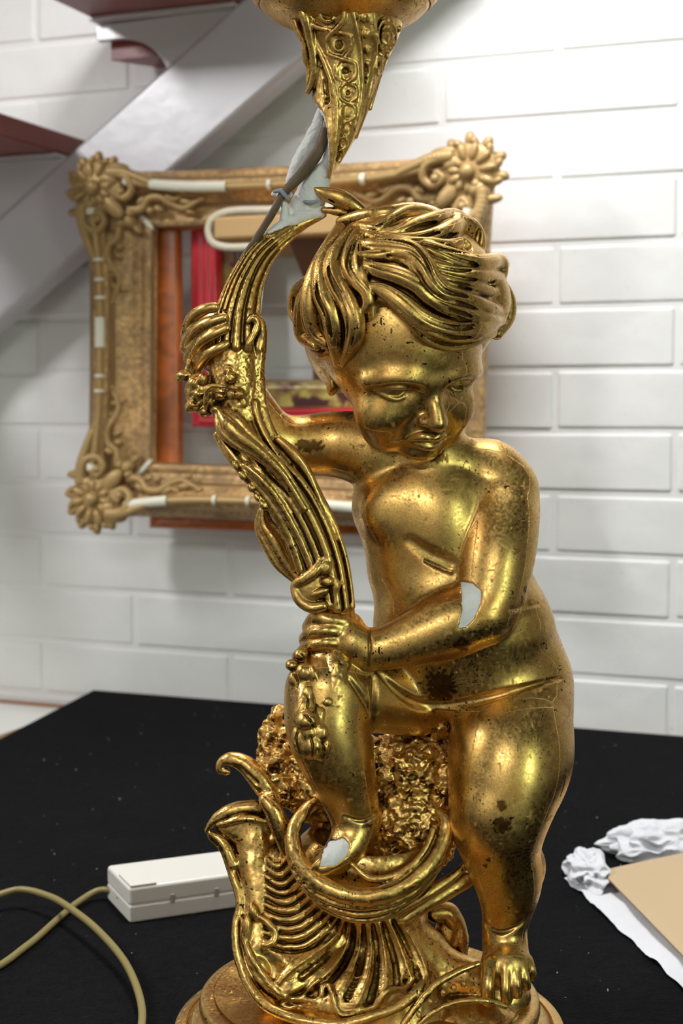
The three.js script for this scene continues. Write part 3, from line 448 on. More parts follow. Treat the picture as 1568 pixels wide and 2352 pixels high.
function figureField(cell) {
  const S = new Sdf(400, 560, -250, 1345, 2330, 285, cell);
  // torso
  S.add(30, (s) => s.ball(985, 1165, -5, 178, 135, 120).rows([[860, 1050, -20, 66], [985, 1075, 0, 74], [1120, 1085, -20, 78]], 4));
  S.add(46, (s) => s.ball(1012, 1290, -5, 172, 175, 122));
  S.add(40, (s) => s.ball(1062, 1440, 25, 208, 150, 148));
  S.add(40, (s) => s.ball(1090, 1545, -10, 212, 110, 150));
  S.add(30, (s) => s.rows([[990, 1000, 20, 74], [990, 1075, -10, 84]], 2));
  S.add(34, (s) => s.ball(895, 1175, 66, 60, 56, 30, -10).ball(1010, 1200, 80, 62, 66, 34, 15));
  S.add(44, (s) => s.rows([[1105, 1280, -30, 96], [1140, 1380, -30, 98], [1180, 1500, -38, 108]], 4));
  // hips and the viewer's right leg
  S.add(40, (s) => s.ball(1185, 1590, -35, 132, 118, 140));
  S.add(28, (s) => s.rows([[1178, 1655, 30, 138], [1172, 1735, 92, 146], [1158, 1810, 128, 130], [1142, 1880, 142, 106]], 4));
  S.add(34, (s) => s.rows([[1142, 1880, 142, 104], [1150, 1950, 128, 92], [1166, 2020, 108, 80], [1165, 2080, 96, 62], [1158, 2128, 92, 52]], 4).ball(1180, 1990, 84, 74, 82, 74));
  S.add(30, (s) => s.ball(1112, 1862, 200, 46, 52, 46));
  // the viewer's right foot
  S.add(7, (s) => s.rows([[1158, 2128, 92, 50], [1160, 2175, 104, 54], [1163, 2215, 132, 50]], 4));
  S.add(10, (s) => s.ball(1163, 2215, 140, 62, 50, 52));
  const toes = [[1122, 2212, 170, 1120, 2262, 202, 1121, 2296, 196, 19, 17], [1160, 2222, 178, 1160, 2270, 200, 1163, 2298, 192, 14, 13], [1182, 2222, 174, 1186, 2260, 194, 1188, 2283, 186, 13, 12], [1200, 2216, 164, 1206, 2246, 180, 1209, 2266, 172, 12, 11], [1214, 2205, 148, 1221, 2226, 160, 1223, 2243, 154, 11, 10]];
  const later = [];
  for (const t of toes) later.push(() => S.add(5, (s) => s.rows([[t[0], t[1], t[2], t[9]], [t[3], t[4], t[5], t[10]], [t[6], t[7], t[8], t[10] + 1]], 4)));
  // the viewer's left leg
  S.add(9, (s) => s.rows([[955, 1600, 0, 92], [860, 1592, 70, 92], [760, 1592, 140, 92]], 4));
  S.add(24, (s) => s.rows([[748, 1590, 146, 96], [752, 1665, 158, 98], [775, 1745, 156, 86], [800, 1820, 140, 68], [818, 1880, 126, 56]], 4));
  S.add(12, (s) => s.ball(846, 1932, 104, 34, 40, 40));
  S.add(16, (s) => s.rows([[820, 1878, 124, 54], [808, 1925, 148, 50], [776, 1966, 178, 40], [742, 1992, 198, 26]], 4));
  for (let i = 0; i < 5; i++) later.push(() => S.add(4, (s) => s.rows([[752 - i * 2, 1968 + i * 9, 206 - i * 7, 11 - i * 0.8], [728 + i * 2, 1985 + i * 8, 212 - i * 7, 9 - i * 0.5], [716 + i * 5, 2000 + i * 4, 206 - i * 7, 8 - i * 0.4]], 3)));
  // the viewer's right arm and the hand that closes on the horn
  S.add(30, (s) => s.rows([[1150, 1128, -8, 88], [1150, 1185, 16, 88]], 4));
  S.add(7, (s) => s.rows([[1150, 1150, 2, 86], [1149, 1205, 46, 89], [1141, 1280, 92, 87], [1128, 1355, 122, 79], [1106, 1405, 136, 76]], 4));
  S.add(9, (s) => s.rows([[1106, 1408, 136, 76], [1040, 1430, 146, 77], [965, 1460, 154, 64], [895, 1485, 158, 53], [846, 1492, 158, 49]], 4));
  S.add(6, (s) => s.rows([[846, 1490, 158, 44], [812, 1476, 160, 46]], 3).ball(790, 1472, 162, 54, 56, 30, -6, 0, 10));
  const fingers = [[770, 1428, 176, 728, 1418, 166, 708, 1440, 124, 19], [758, 1450, 184, 716, 1452, 166, 698, 1468, 124, 17], [758, 1478, 184, 714, 1482, 164, 694, 1494, 122, 16], [766, 1508, 176, 722, 1513, 158, 706, 1522, 118, 16]];
  for (const f of fingers) later.push(() => S.add(3, (s) => s.rows([[f[0] + 18, f[1], f[2] - 8, f[9]], [f[0] - 10, f[1] - 2, f[2], f[9]], [f[3], f[4], f[5], f[9] - 1], [f[6], f[7], f[8], f[9] - 3]], 4)));
  S.add(8, (s) => s.rows([[815, 1440, 140, 24], [806, 1425, 108, 20], [786, 1428, 80, 16]], 3));
  // the viewer's left arm, its hand behind the horn with the fingers over its front
  S.add(34, (s) => s.rows([[850, 1030, -18, 84], [770, 1020, -32, 76], [690, 1022, -20, 68], [625, 1012, 0, 60]], 4));
  S.add(16, (s) => s.rows([[625, 1012, 0, 60], [575, 930, 6, 52], [525, 850, 30, 44], [480, 800, 48, 36]], 4));
  S.add(10, (s) => s.ball(472, 782, 68, 52, 68, 48, 12));
  const left = [[430, 768, 66, 440, 732, 108, 466, 712, 138, 494, 705, 148, 13.5], [428, 796, 72, 448, 760, 120, 480, 741, 148, 515, 729, 152, 13.5], [436, 824, 74, 458, 790, 124, 488, 769, 150, 521, 753, 152, 13], [450, 846, 74, 472, 818, 124, 498, 802, 148, 521, 789, 148, 12.5]];
  for (const f of left) later.push(() => S.add(3, (s) => s.rows([[f[0], f[1], f[2], f[12] + 3], [f[3], f[4], f[5], f[12] + 1], [f[6], f[7], f[8], f[12]], [f[9], f[10], f[11], f[12] - 2]], 4)));
  S.soften(Math.round(5 * (0.0011 / cell)));
  for (const f of later) f();
  S.engrave(3, [[[786, 1434, 1.5], [750, 1436, 3], [716, 1440, 3], [700, 1454, 2]], [[780, 1463, 1.5], [748, 1465, 3], [712, 1470, 3], [696, 1480, 2]], [[782, 1494, 1.5], [752, 1494, 3], [716, 1498, 3], [698, 1507, 2]]], 0);
  // head
  S.add(8, (s) => {
    headBall(s, 0, 55, -190, 190, 188, 205); headBall(s, 4, -58, -112, 130, 118, 124, 34);
    headBall(s, 88, -84, -66, 60, 60, 60, 28); headBall(s, -86, -84, -66, 62, 62, 62, 28); headBall(s, 66, -136, -76, 54, 50, 58, 28); headBall(s, -60, -136, -76, 56, 50, 58, 28);
    headBall(s, 10, -168, -32, 48, 32, 40, 24); headBall(s, 4, -116, -12, 46, 34, 40, 22);
  });
  S.add(34, (s) => { for (const q of [1, -1]) headRows(s, [[18 * q, 12, -2, 15], [62 * q, 25, 0, 17], [106 * q, 22, -22, 16], [140 * q, 4, -54, 14]]); });
  S.sub(18, (s) => { for (const q of [1, -1]) headBall(s, 77 * q, -7, 22, 48, 23, 46); });
  S.soften(Math.round(4 * (0.0011 / cell)));
  S.add(3, (s) => { for (const q of [1, -1]) headBall(s, 80 * q, -11, -44, 38, 28, 30); });
  S.add(4, (s) => { for (const q of [1, -1]) { headRows(s, [[44 * q, -8, -18, 5], [68 * q, 4, -7, 7], [94 * q, 3, -14, 7], [124 * q, -12, -40, 5]]); headRows(s, [[46 * q, -14, -18, 4], [72 * q, -27, -12, 5], [98 * q, -25, -20, 5], [124 * q, -14, -40, 4]]); } });
  S.add(16, (s) => headRows(s, [[2, 22, -6, 20], [4, -16, 6, 18], [6, -50, 30, 20], [7, -70, 42, 22]]));
  S.add(15, (s) => { for (const q of [1, -1]) headBall(s, 6 + 23 * q, -75, 15, 15, 13, 20); });
  S.sub(4, (s) => { for (const q of [1, -1]) headRows(s, [[6 + 12 * q, -90, 34, 4.5], [6 + 18 * q, -88, 22, 4.5]], 2); });
  S.add(5, (s) => headRows(s, [[-46, -128, 0, 5], [-20, -111, 25, 11], [4, -113, 31, 10], [28, -111, 25, 11], [52, -128, 0, 5]]));
  S.add(6, (s) => headRows(s, [[-36, -130, 6, 6], [4, -138, 22, 13], [44, -130, 6, 6]]));
  S.sub(4, (s) => { headRows(s, [[-54, -138, -4, 4], [-26, -126, 24, 3.2], [4, -125, 33, 3], [34, -126, 24, 3.2], [60, -138, -4, 4]]); headRows(s, [[4, -96, 28, 3], [4, -106, 34, 4]], 2); });
  S.sub(12, (s) => { for (const q of [1, -1]) headRows(s, [[6 + 44 * q, -72, 10, 4], [4 + 60 * q, -96, 6, 5], [4 + 62 * q, -126, -2, 5]]); headRows(s, [[-24, -153, 16, 3], [6, -155, 22, 4], [36, -153, 16, 3]]); });
  // ear on the viewer's left
  S.add(5, (s) => s.ball(776, 862, 60, 20, 50, 32, 22));
  S.sub(5, (s) => s.rows([[774, 836, 88, 5], [766, 862, 92, 9], [778, 890, 88, 7]], 4));
  // folds and hollows, cut where they meet the surface
  S.engrave(18, [[[940, 1244, 6], [985, 1272, 10], [1036, 1296, 8]]], 6);
  S.engrave(7, [[[975, 1288, 2], [1005, 1302, 4], [1036, 1314, 3]]], 0);
  S.engrave(9, [[[868, 1540, 4], [905, 1582, 9], [950, 1612, 11], [1000, 1622, 12], [1080, 1612, 12], [1170, 1590, 9], [1250, 1566, 4], [1290, 1556, 2]]], 0);
  S.engrave(7, [[[1172, 1400, 2], [1200, 1395, 4], [1236, 1386, 2]], [[846, 1440, 2], [849, 1490, 3.5], [846, 1540, 2]]], 1);
  S.engrave(9, [[[1104, 2118, 3], [1150, 2140, 5], [1204, 2118, 3]], [[790, 1874, 2], [830, 1884, 3], [868, 1866, 2]]], 0);
  S.engrave(12, [[[858, 1560, 3], [856, 1620, 6], [858, 1690, 4]], [[800, 1560, 3], [835, 1610, 5], [850, 1640, 3]]], 0);
  return S;
}
// ------------------------------------------------------------------ hair: swept locks over a skull, each made of strands
const HC = { x: 922, y: 694, o: 60, rx: 238, ry: 218, rz: 232 };
const onSkull = (x, y, lift = 0) => { const a = (x - HC.x) / HC.rx, b = (y - HC.y) / HC.ry, q = a * a + b * b; return HC.o + HC.rz * (q < 0.9 ? Math.sqrt(1 - q) : 0.316 - (q - 0.9) * 2) + lift; };
const LOCKS = [ // each: rows of [x, y, half width, set back?], drawn over the ones before it
  [[716, 632, 8, 60], [684, 665, 15, 60], [676, 707, 17, 50], [684, 745, 10, 40]],
  [[724, 632, 10], [702, 682, 20], [694, 732, 22], [700, 773, 20], [728, 796, 10]],
  [[778, 524, 12], [741, 599, 22], [718, 657, 24], [714, 715, 25], [724, 762, 22], [748, 790, 12]],
  [[716, 806, 8, 20], [742, 814, 13, 20], [770, 806, 9, 20]], [[730, 832, 8, 30], [760, 836, 13, 30], [786, 822, 9, 20]],
  [[782, 524, 12], [758, 574, 22], [742, 624, 26], [744, 674, 27], [762, 720, 27], [772, 776, 24], [776, 834, 12]],
  [[807, 529, 12], [779, 574, 20], [767, 616, 24], [778, 652, 24], [799, 690, 24], [814, 736, 24], [812, 780, 20], [786, 834, 10]],
  [[832, 537, 10], [825, 574, 14], [828, 616, 15], [838, 652, 10]],
  [[824, 529, 10], [808, 566, 16], [800, 607, 18], [818, 642, 18], [840, 668, 16], [846, 694, 14], [836, 712, 9]],
  [[782, 510, 12, 10], [832, 497, 17, 10], [890, 489, 18, 10], [940, 482, 18, 12], [981, 487, 17, 10], [1018, 498, 12]],
  [[865, 537, 10], [915, 537, 20], [957, 520, 22], [998, 507, 22], [1039, 498, 20], [1066, 506, 14]],
  [[830, 520, 12], [866, 526, 17], [898, 508, 19], [932, 490, 19], [973, 489, 17], [1012, 500, 10]],
  [[900, 547, 10], [960, 550, 18], [1004, 542, 22], [1036, 526, 22], [1062, 512, 16]],
  [[845, 540, 10], [882, 554, 14], [932, 559, 16], [980, 561, 16], [1025, 564, 15], [1056, 556, 12]],
  [[998, 632, 8], [1030, 650, 16], [1075, 660, 18], [1124, 668, 14, 20], [1152, 668, 8, 50]],
  [[965, 585, 8], [998, 612, 18], [1040, 626, 20], [1090, 634, 20], [1148, 634, 13, 30]],
  [[925, 562, 10], [973, 568, 18], [1015, 584, 22], [1056, 598, 23], [1098, 606, 22, -8], [1142, 602, 20, 10], [1156, 608, 14, 30]],
  [[932, 715, 8], [965, 762, 16], [998, 782, 18], [1039, 790, 17], [1089, 780, 16], [1130, 764, 12, 20]],
  [[840, 657, 9], [882, 668, 18], [923, 697, 24], [961, 730, 27], [1000, 750, 27], [1048, 762, 26], [1098, 756, 24], [1148, 732, 14, 40]],
  [[832, 607, 10], [865, 620, 18], [915, 634, 22], [957, 655, 22], [986, 682, 22], [1018, 702, 21], [1064, 718, 20], [1122, 734, 18, 10], [1158, 738, 10, 50]],
  [[828, 587, 10], [865, 588, 16], [907, 583, 18], [940, 600, 18], [961, 634, 15], [975, 665, 10]],
  [[834, 560, 12], [857, 565, 19], [898, 569, 24], [940, 579, 27], [969, 607, 27], [990, 645, 25], [1019, 674, 23], [1064, 687, 21], [1114, 706, 19, 8], [1156, 718, 12, 40]],
];
function hairField(cell) {
  const S = new Sdf(660, 415, -260, 1190, 900, 385, cell);
  S.add(10, (s) => s.ball(HC.x, HC.y, HC.o, HC.rx - 14, HC.ry - 14, HC.rz - 14).ball(1100, 690, 66, 72, 86, 96, 0, 0, 12).ball(905, 765, -40, 208, 180, 190, 0, 0, 20).ball(706, 705, 10, 30, 62, 60, 8, 0, 12));
  // free the face: the hairline runs from the temple over the brow
  S.sub(6, (s) => s.rows([[846, 880, 270, 46], [866, 800, 275, 40], [884, 742, 275, 34], [868, 706, 270, 14]], 6).rows([[880, 770, 272, 40], [950, 850, 290, 80], [1040, 880, 270, 95], [1120, 860, 210, 90], [1180, 870, 120, 90]], 6).rows([[845, 900, 250, 48], [940, 960, 240, 120], [1080, 960, 220, 120]], 4));
  for (const [li, l] of LOCKS.entries()) {
    const c = curve(l.map((q) => [q[0], q[1], q[2], q[3] ?? 0]), 12).map(([x, y, w, back], i, all) => [x, y, onSkull(x, y, 6 + 0.12 * w + 4 * Math.sin(i / all.length * 6 + li * 2.3)) - back, w]);
    S.add(3, (s) => s.rows(c, 1));
    const wide = Math.max(...c.map((q) => q[3]));
    S.sub(2.5, (s) => {                                // the comb marks along it
      for (const k of wide > 21 ? [-0.55, -0.12, 0.3, 0.66] : wide > 15 ? [-0.4, 0.25] : [0.05]) {
        const pts = c.map((q, i) => {
          const a = c[Math.max(0, i - 1)], b = c[Math.min(c.length - 1, i + 1)], dx = b[0] - a[0], dy = b[1] - a[1], m = Math.hypot(dx, dy) || 1, t = i / (c.length - 1), f = clamp(k + 0.16 * Math.sin(t * 4.5 + li * 1.9 + k * 7), -0.85, 0.85), off = f * q[3];
          const X = q[0] - dy / m * off, Y = q[1] + dx / m * off, tilt = onSkull(X, Y) - onSkull(q[0], q[1]);
          return [X, Y, q[2] + Math.sqrt(1 - f * f) * q[3] + tilt * 0.5 + 1.2, Math.max(0.5, (0.1 + 0.09 * Math.sin(t * 3.1)) * q[3] * Math.min(1, t * 5 + 0.2, (1 - t) * 4 + 0.1))];
        });
        s.rows(pts, 1);
      }
    });
  }
  // curls that stand off the outline
  S.add(6, (s) => s.rows([[1050, 508, 110, 20], [1080, 528, 80, 26], [1092, 560, 70, 24], [1090, 588, 80, 14]], 5).rows([[1120, 606, 110, 20], [1146, 604, 80, 19], [1150, 630, 76, 15], [1140, 648, 90, 11]], 5).rows([[1150, 650, 30, 14], [1166, 690, 20, 18], [1164, 730, 30, 18], [1140, 766, 50, 15]], 5));
  S.dent(5, [[1072, 560, 17, 24, 20, 20], [1098, 545, 8, 20, 14, 10], [1130, 652, 16, 7, 14]], 2);
  // the leaf that ties the horn to the hair
  S.add(5, (s) => s.rows([[724, 434, 44, 5], [748, 445, 50, 15], [782, 457, 54, 21], [812, 474, 54, 18], [840, 492, 50, 12]], 5).rows([[742, 482, 40, 6], [775, 486, 44, 10], [815, 494, 50, 14]], 4));
  S.sub(4, (s) => s.rows([[740, 446, 56, 3], [770, 462, 62, 5], [800, 474, 56, 3]], 4));
  // the back of the head, combed down from the crown
  for (let i = 0; i < 22; i++) {
    const a0 = (i / 22) * Math.PI * 1.5 + 0.75 * Math.PI, pts = [];
    for (let j = 0; j <= 5; j++) { const el = 1.25 - j * 0.36, a = a0 + 0.3 * Math.sin(j * 1.3 + i); pts.push([HC.x + HC.rx * Math.cos(el) * Math.sin(a), HC.y - HC.ry * Math.sin(el), HC.o + HC.rz * Math.cos(el) * Math.cos(a), 13 - Math.abs(j - 2.5) * 1.5]); }
    if (pts.every((q) => q[2] < 0)) S.add(4, (s) => s.rows(pts, 3));
  }
  return S;
}
// ------------------------------------------------------------------ horn of plenty: lower half in the hands, broken upper half
const HORN = [[742, 1640, 226, 22], [768, 1565, 200, 32], [776, 1480, 138, 44], [768, 1400, 126, 46], [748, 1300, 124, 52], [716, 1215, 122, 55], [672, 1140, 118, 58], [614, 1080, 112, 60], [570, 1010, 106, 58], [548, 950, 100, 58], [542, 880, 96, 60], [541, 800, 90, 58], [545, 735, 84, 50], [556, 680, 78, 42], [573, 632, 70, 35], [600, 585, 58, 30], [640, 547, 44, 24], [690, 515, 30, 16], [742, 492, 20, 9]];
const HORN_C = curve(HORN, 8), HN = HORN_C.length - 1;
function onSweep(C, t, phi, lift = 0) {               // point on the swept tube: t along it, phi round it from the front towards the viewer's right
  const n = C.length - 1, f = clamp(t) * n, i = Math.min(n - 1, Math.floor(f)), u = f - i, a = C[i], b = C[i + 1], c = a.map((v, k) => mix(v, b[k], u));
  const j0 = C[Math.max(0, i - 2)], j1 = C[Math.min(n, i + 3)], T = new THREE.Vector3(j1[0] - j0[0], j1[1] - j0[1], j1[2] - j0[2]).normalize();
  const V = new THREE.Vector3(0, 0, 1).addScaledVector(T, -T.z).normalize(), Q = new THREE.Vector3().crossVectors(V, T); if (Q.x < 0) Q.negate();
  const r = c[3] + lift; return [c[0] + r * (V.x * Math.cos(phi) + Q.x * Math.sin(phi)), c[1] + r * (V.y * Math.cos(phi) + Q.y * Math.sin(phi)), c[2] + r * (V.z * Math.cos(phi) + Q.z * Math.sin(phi)), c[3]];
}
function ridge(s, C, t0, t1, p0, p1, r0, r1, lift = 0, n = 18) {
  const pts = []; for (let i = 0; i <= n; i++) { const u = i / n, q = onSweep(C, mix(t0, t1, u), mix(p0, p1, u), lift); pts.push([q[0], q[1], q[2], mix(r0, r1, u)]); }
  return s.rows(pts, 2);
}
const hornT = (y) => { let best = 0, e = 1e9; HORN_C.forEach((q, i) => { const d = Math.abs(q[1] - y); if (d < e) { e = d; best = i; } }); return best / HN; };
function leafBlade(s, pts, r, side = 1) {              // a mid rib with two rolled edges
  s.rows(pts.map((q) => [q[0], q[1], q[2], q[3] * 0.62]), 5, 3);
  for (const k of [-1, 1]) s.rows(pts.map((q, i) => { const a = pts[Math.max(0, i - 1)], b = pts[Math.min(pts.length - 1, i + 1)], dx = b[0] - a[0], dy = b[1] - a[1], m = Math.hypot(dx, dy) || 1; return [q[0] - dy / m * k * q[3] * 0.8, q[1] + dx / m * k * q[3] * 0.8, q[2] - q[3] * 0.25, q[3] * 0.4]; }), 5, 3);
}
function hornField(cell) {
  const S = new Sdf(395, 425, -30, 850, 1775, 315, cell), T = hornT;
  S.add(2, (s) => { for (let i = 0; i < HN; i++) s.seg(P(...HORN_C[i]), P(...HORN_C[i + 1]), RR(HORN_C[i][3], HORN_C[i][2]), RR(HORN_C[i + 1][3], HORN_C[i + 1][2])); });
  // flutes on the upper length
  for (const [p, r] of [[-1.45, 6], [-1.2, 6], [-0.95, 7], [-0.68, 7], [-0.36, 9], [0.02, 11], [0.5, 12], [1.05, 11]]) S.add(5, (s) => ridge(s, HORN_C, T(800), T(530), p, p * 1.0, r, 3, 1));
  S.engrave(1.5, [[[497, 706, 1.6], [515, 714, 1.8], [545, 716, 1.8], [575, 708, 1.6]]], 0.5);
  for (const p of [-1.33, -1.08, -0.82, -0.52, -0.17, 0.25, 0.78]) S.sub(4, (s) => ridge(s, HORN_C, T(790), T(560), p, p, 4, 2, 2));
  // long ribs that twist down the middle length
  for (const [p0, p1, t0, t1, r0, r1] of [[1.25, 1.0, 960, 1400, 8, 9], [0.75, 0.55, 930, 1400, 9, 11], [0.25, 0.15, 985, 1400, 8, 13], [-0.2, -0.2, 1040, 1385, 6, 12], [-0.62, -0.55, 1080, 1380, 6, 11], [-1.0, -0.9, 1130, 1370, 6, 9]]) S.add(5, (s) => ridge(s, HORN_C, T(t0), T(t1), p0, p1, r0, r1, 1));
  for (const [p0, p1, t0, t1] of [[1.0, 0.8, 950, 1390], [0.5, 0.36, 970, 1395], [0.02, -0.02, 1030, 1390], [-0.4, -0.38, 1080, 1380], [-0.8, -0.72, 1120, 1375]]) S.sub(4, (s) => ridge(s, HORN_C, T(t0), T(t1), p0, p1, 5, 6, 3));
  // smooth band on the viewer's right, with a seam and a scrolled tip
  S.add(6, (s) => s.rows([[588, 728, 128, 8], [597, 748, 120, 14], [598, 790, 112, 15], [592, 840, 112, 16], [594, 900, 118, 17], [606, 960, 126, 16], [632, 1020, 132, 15], [672, 1075, 138, 14]], 5));
  S.add(4, (s) => s.rows([[570, 738, 146, 6], [582, 730, 146, 8], [590, 745, 142, 9], [584, 765, 146, 8], [570, 790, 150, 6]], 4));
  S.add(5, (s) => s.rows([[640, 1010, 150, 10], [672, 1040, 150, 13], [705, 1085, 148, 12], [738, 1160, 150, 9], [770, 1240, 152, 7]], 5));
  S.sub(2, (s) => s.rows([[690, 1080, 172, 1.5], [730, 1160, 172, 2], [770, 1270, 168, 2], [797, 1390, 160, 1.5]], 5));
  // acanthus leaves
  S.add(4, (s) => leafBlade(s, [[505, 945, 160, 10], [525, 975, 176, 26], [555, 1005, 184, 24], [600, 1040, 186, 16], [650, 1090, 186, 12], [700, 1170, 184, 10]]));
  S.sub(3, (s) => s.rows([[520, 960, 196, 3], [545, 985, 206, 4], [560, 1005, 206, 2]], 4).rows([[515, 985, 192, 3], [540, 1010, 198, 3]], 4));
  S.add(4, (s) => leafBlade(s, [[498, 995, 140, 8], [530, 1040, 154, 13], [570, 1090, 164, 13], [625, 1160, 172, 12], [672, 1250, 170, 10], [700, 1340, 168, 8]]));
  S.add(4, (s) => leafBlade(s, [[562, 1068, 168, 7], [600, 1100, 178, 10], [640, 1150, 180, 10], [690, 1240, 178, 9], [730, 1340, 176, 7]]));
  S.add(6, (s) => leafBlade(s, [[604, 1168, 120, 8], [606, 1205, 116, 18], [632, 1245, 118, 26], [655, 1290, 120, 22], [688, 1335, 124, 10]]));
  S.add(4, (s) => { for (const [x, y, r] of [[540, 1068, 7], [556, 1092, 8], [575, 1120, 8], [590, 1142, 7], [604, 1160, 9], [668, 1250, 6]]) s.ball(x, y, 172, r, r * 1.6, r, -30); });
  // flowers, berries and a broken twig where the hand ends
  S.add(8, (s) => s.ball(462, 905, 100, 36, 50, 34, -15).ball(535, 905, 138, 34, 26, 20));
  const buds = [[424, 862, 96, 18, 13], [410, 868, 98, 8, 9], [446, 880, 120, 16, 18], [458, 905, 124, 14, 12], [448, 930, 118, 19, 12], [470, 945, 118, 16, 14], [529, 868, 158, 14, 14], [522, 852, 154, 9, 9], [505, 910, 158, 13, 10], [530, 905, 162, 12, 12], [550, 905, 158, 13, 11], [558, 925, 150, 9, 14], [480, 920, 150, 15, 16], [495, 940, 152, 14, 12], [465, 870, 130, 12, 14], [545, 930, 150, 8, 16], [434, 936, 112, 10, 13]];
  for (const [x, y, o, a, b] of buds) S.add(3, (s) => s.ball(x, y, o, a, b, a));
  S.sub(3, (s) => s.ball(529, 866, 174, 6, 7, 6).ball(414, 868, 110, 4, 4, 6).ball(470, 900, 142, 5, 4, 6).ball(448, 925, 134, 6, 4, 6).ball(513, 925, 168, 4, 4, 6));
  S.add(3, (s) => s.rows([[472, 938, 158, 5], [474, 910, 168, 6], [480, 888, 172, 6], [515, 888, 168, 4]], 4).rows([[430, 845, 90, 5], [436, 825, 92, 6], [432, 840, 92, 4]], 3));
  // the bow of leaves above the front hand
  S.add(4, (s) => s.rows([[742, 1283, 178, 8], [725, 1310, 186, 13], [700, 1330, 184, 13], [678, 1345, 172, 11], [686, 1375, 176, 13], [712, 1395, 182, 13], [742, 1392, 184, 12]], 5).ball(716, 1350, 166, 38, 50, 24, 20).ball(752, 1335, 188, 14, 11, 12).ball(748, 1305, 184, 12, 18, 12, 20).ball(735, 1360, 188, 22, 9, 10, -20).ball(772, 1345, 178, 10, 16, 10));
  S.sub(4, (s) => s.ball(712, 1358, 204, 16, 10, 10, -20).ball(752, 1335, 202, 6, 5, 5).ball(734, 1312, 204, 5, 13, 6, 30));
  // fruit and leaves that hang below it, over the knee
  const low = [[690, 1502, 190, 15, 12], [672, 1528, 200, 14, 12], [676, 1560, 212, 12, 16], [700, 1545, 216, 18, 20], [704, 1590, 232, 13, 18], [695, 1612, 240, 12, 22], [752, 1612, 240, 13, 13], [706, 1655, 262, 22, 20], [690, 1635, 254, 12, 26], [735, 1650, 254, 10, 22], [684, 1700, 258, 12, 28], [720, 1712, 262, 20, 22], [742, 1720, 256, 14, 26], [738, 1685, 262, 14, 20], [710, 1682, 266, 13, 16], [725, 1560, 226, 10, 30], [762, 1560, 220, 9, 36]];
  for (const [i, [x, y, o, a, b]] of low.entries()) S.add(3, (s) => s.ball(x, y, o - 8, a * 1.25, b * 1.2, a * 1.2, (i * 37) % 50 - 25));
  S.add(8, (s) => s.rows([[690, 1510, 160, 20], [700, 1580, 205, 26], [712, 1650, 236, 30], [714, 1720, 244, 26]], 5));
  S.sub(3, (s) => s.rows([[700, 1540, 238, 3], [705, 1570, 244, 3]], 2).rows([[722, 1695, 284, 3], [718, 1730, 284, 3]], 2).rows([[742, 1700, 272, 3], [744, 1738, 272, 3]], 2).rows([[704, 1636, 284, 4], [716, 1660, 284, 3]], 3));
  S.engrave(2, [[[684, 1672, 2], [680, 1700, 3], [688, 1730, 2]], [[712, 1690, 2], [718, 1715, 3], [716, 1740, 2]], [[738, 1700, 2], [744, 1725, 3], [742, 1745, 2]], [[700, 1640, 3], [712, 1656, 3], [720, 1672, 2]], [[676, 1548, 2], [684, 1566, 3], [680, 1584, 2]], [[700, 1590, 2], [708, 1606, 3], [704, 1628, 2]], [[690, 1500, 2], [700, 1512, 2], [694, 1524, 2]], [[722, 1560, 3], [728, 1600, 3], [722, 1640, 2]], [[744, 1540, 3], [748, 1580, 3], [744, 1600, 2]]], 1);
  // the broken end: everything above and left of the break is gone
  S.sub(3, (s) => { for (const dz of [-40, 10, 60, 110, 160]) s.rows([[420, 690, dz, 20], [478, 640, dz, 22], [520, 585, dz, 24], [555, 548, dz, 26], [590, 516, dz, 26], [628, 485, dz, 26], [680, 452, dz, 36], [735, 440, dz, 44]], 4); });
  const rough0 = P(540, 960)[1], rough1 = P(540, 800)[1];
  S.relief((x, y, z) => (y > rough0 && y < rough1 ? 0.0011 * Math.min(1, (y - rough0) / 0.01, (rough1 - y) / 0.01) * fbm(x * 330, y * 330, z * 330, 3) : 0));
  S.relief((x, y, z) => 0.00035 * fbm(x * 260, y * 260, z * 260, 3));
  return S;
}
const CUP = [[690, 440, 30, 36], [722, 385, 26, 42], [752, 325, 20, 50], [776, 262, 14, 60], [788, 200, 8, 72], [795, 140, 2, 86], [799, 100, 0, 97], [800, 70, 0, 108], [801, 45, 0, 118], [802, 15, 0, 125], [802, -20, 0, 130], [802, -55, 0, 134]];
const CUP_C = curve(CUP, 8);
function onCup(x, y, lift = 0) { let a = CUP_C[0]; for (const q of CUP_C) if (Math.abs(q[1] - y) < Math.abs(a[1] - y)) a = q; const u = clamp((x - a[0]) / a[3], -0.97, 0.97); return [x, y, a[2] + a[3] * Math.sqrt(1 - u * u) * 0.97 + lift]; }
const cupChain = (S, thin) => S.add(2, (s) => { for (let i = 0; i < CUP_C.length - 1; i++) s.seg(P(...CUP_C[i]), P(...CUP_C[i + 1]), RR(CUP_C[i][3] - thin, 0), RR(CUP_C[i + 1][3] - thin, 0)); });
const cupBreak = (S, g) => S.sub(1, (s) => { for (const dz of [-60, -20, 20, 60, 100]) s.rows([[676, 232, dz, 22 + g], [690, 262, dz, 46 + g], [697, 300, dz, 54 + g], [697, 340, dz, 58 + g], [694, 380, dz, 62 + g], [680, 430, dz, 74 + g]], 5); });
const BUTTONS = [[752, 30, 34, 42], [778, 103, 24, 31], [793, 163, 18, 26], [799, 213, 15, 22], [799, 257, 13, 19], [795, 296, 10, 15], [787, 328, 8, 12], [780, 354, 6, 9]];
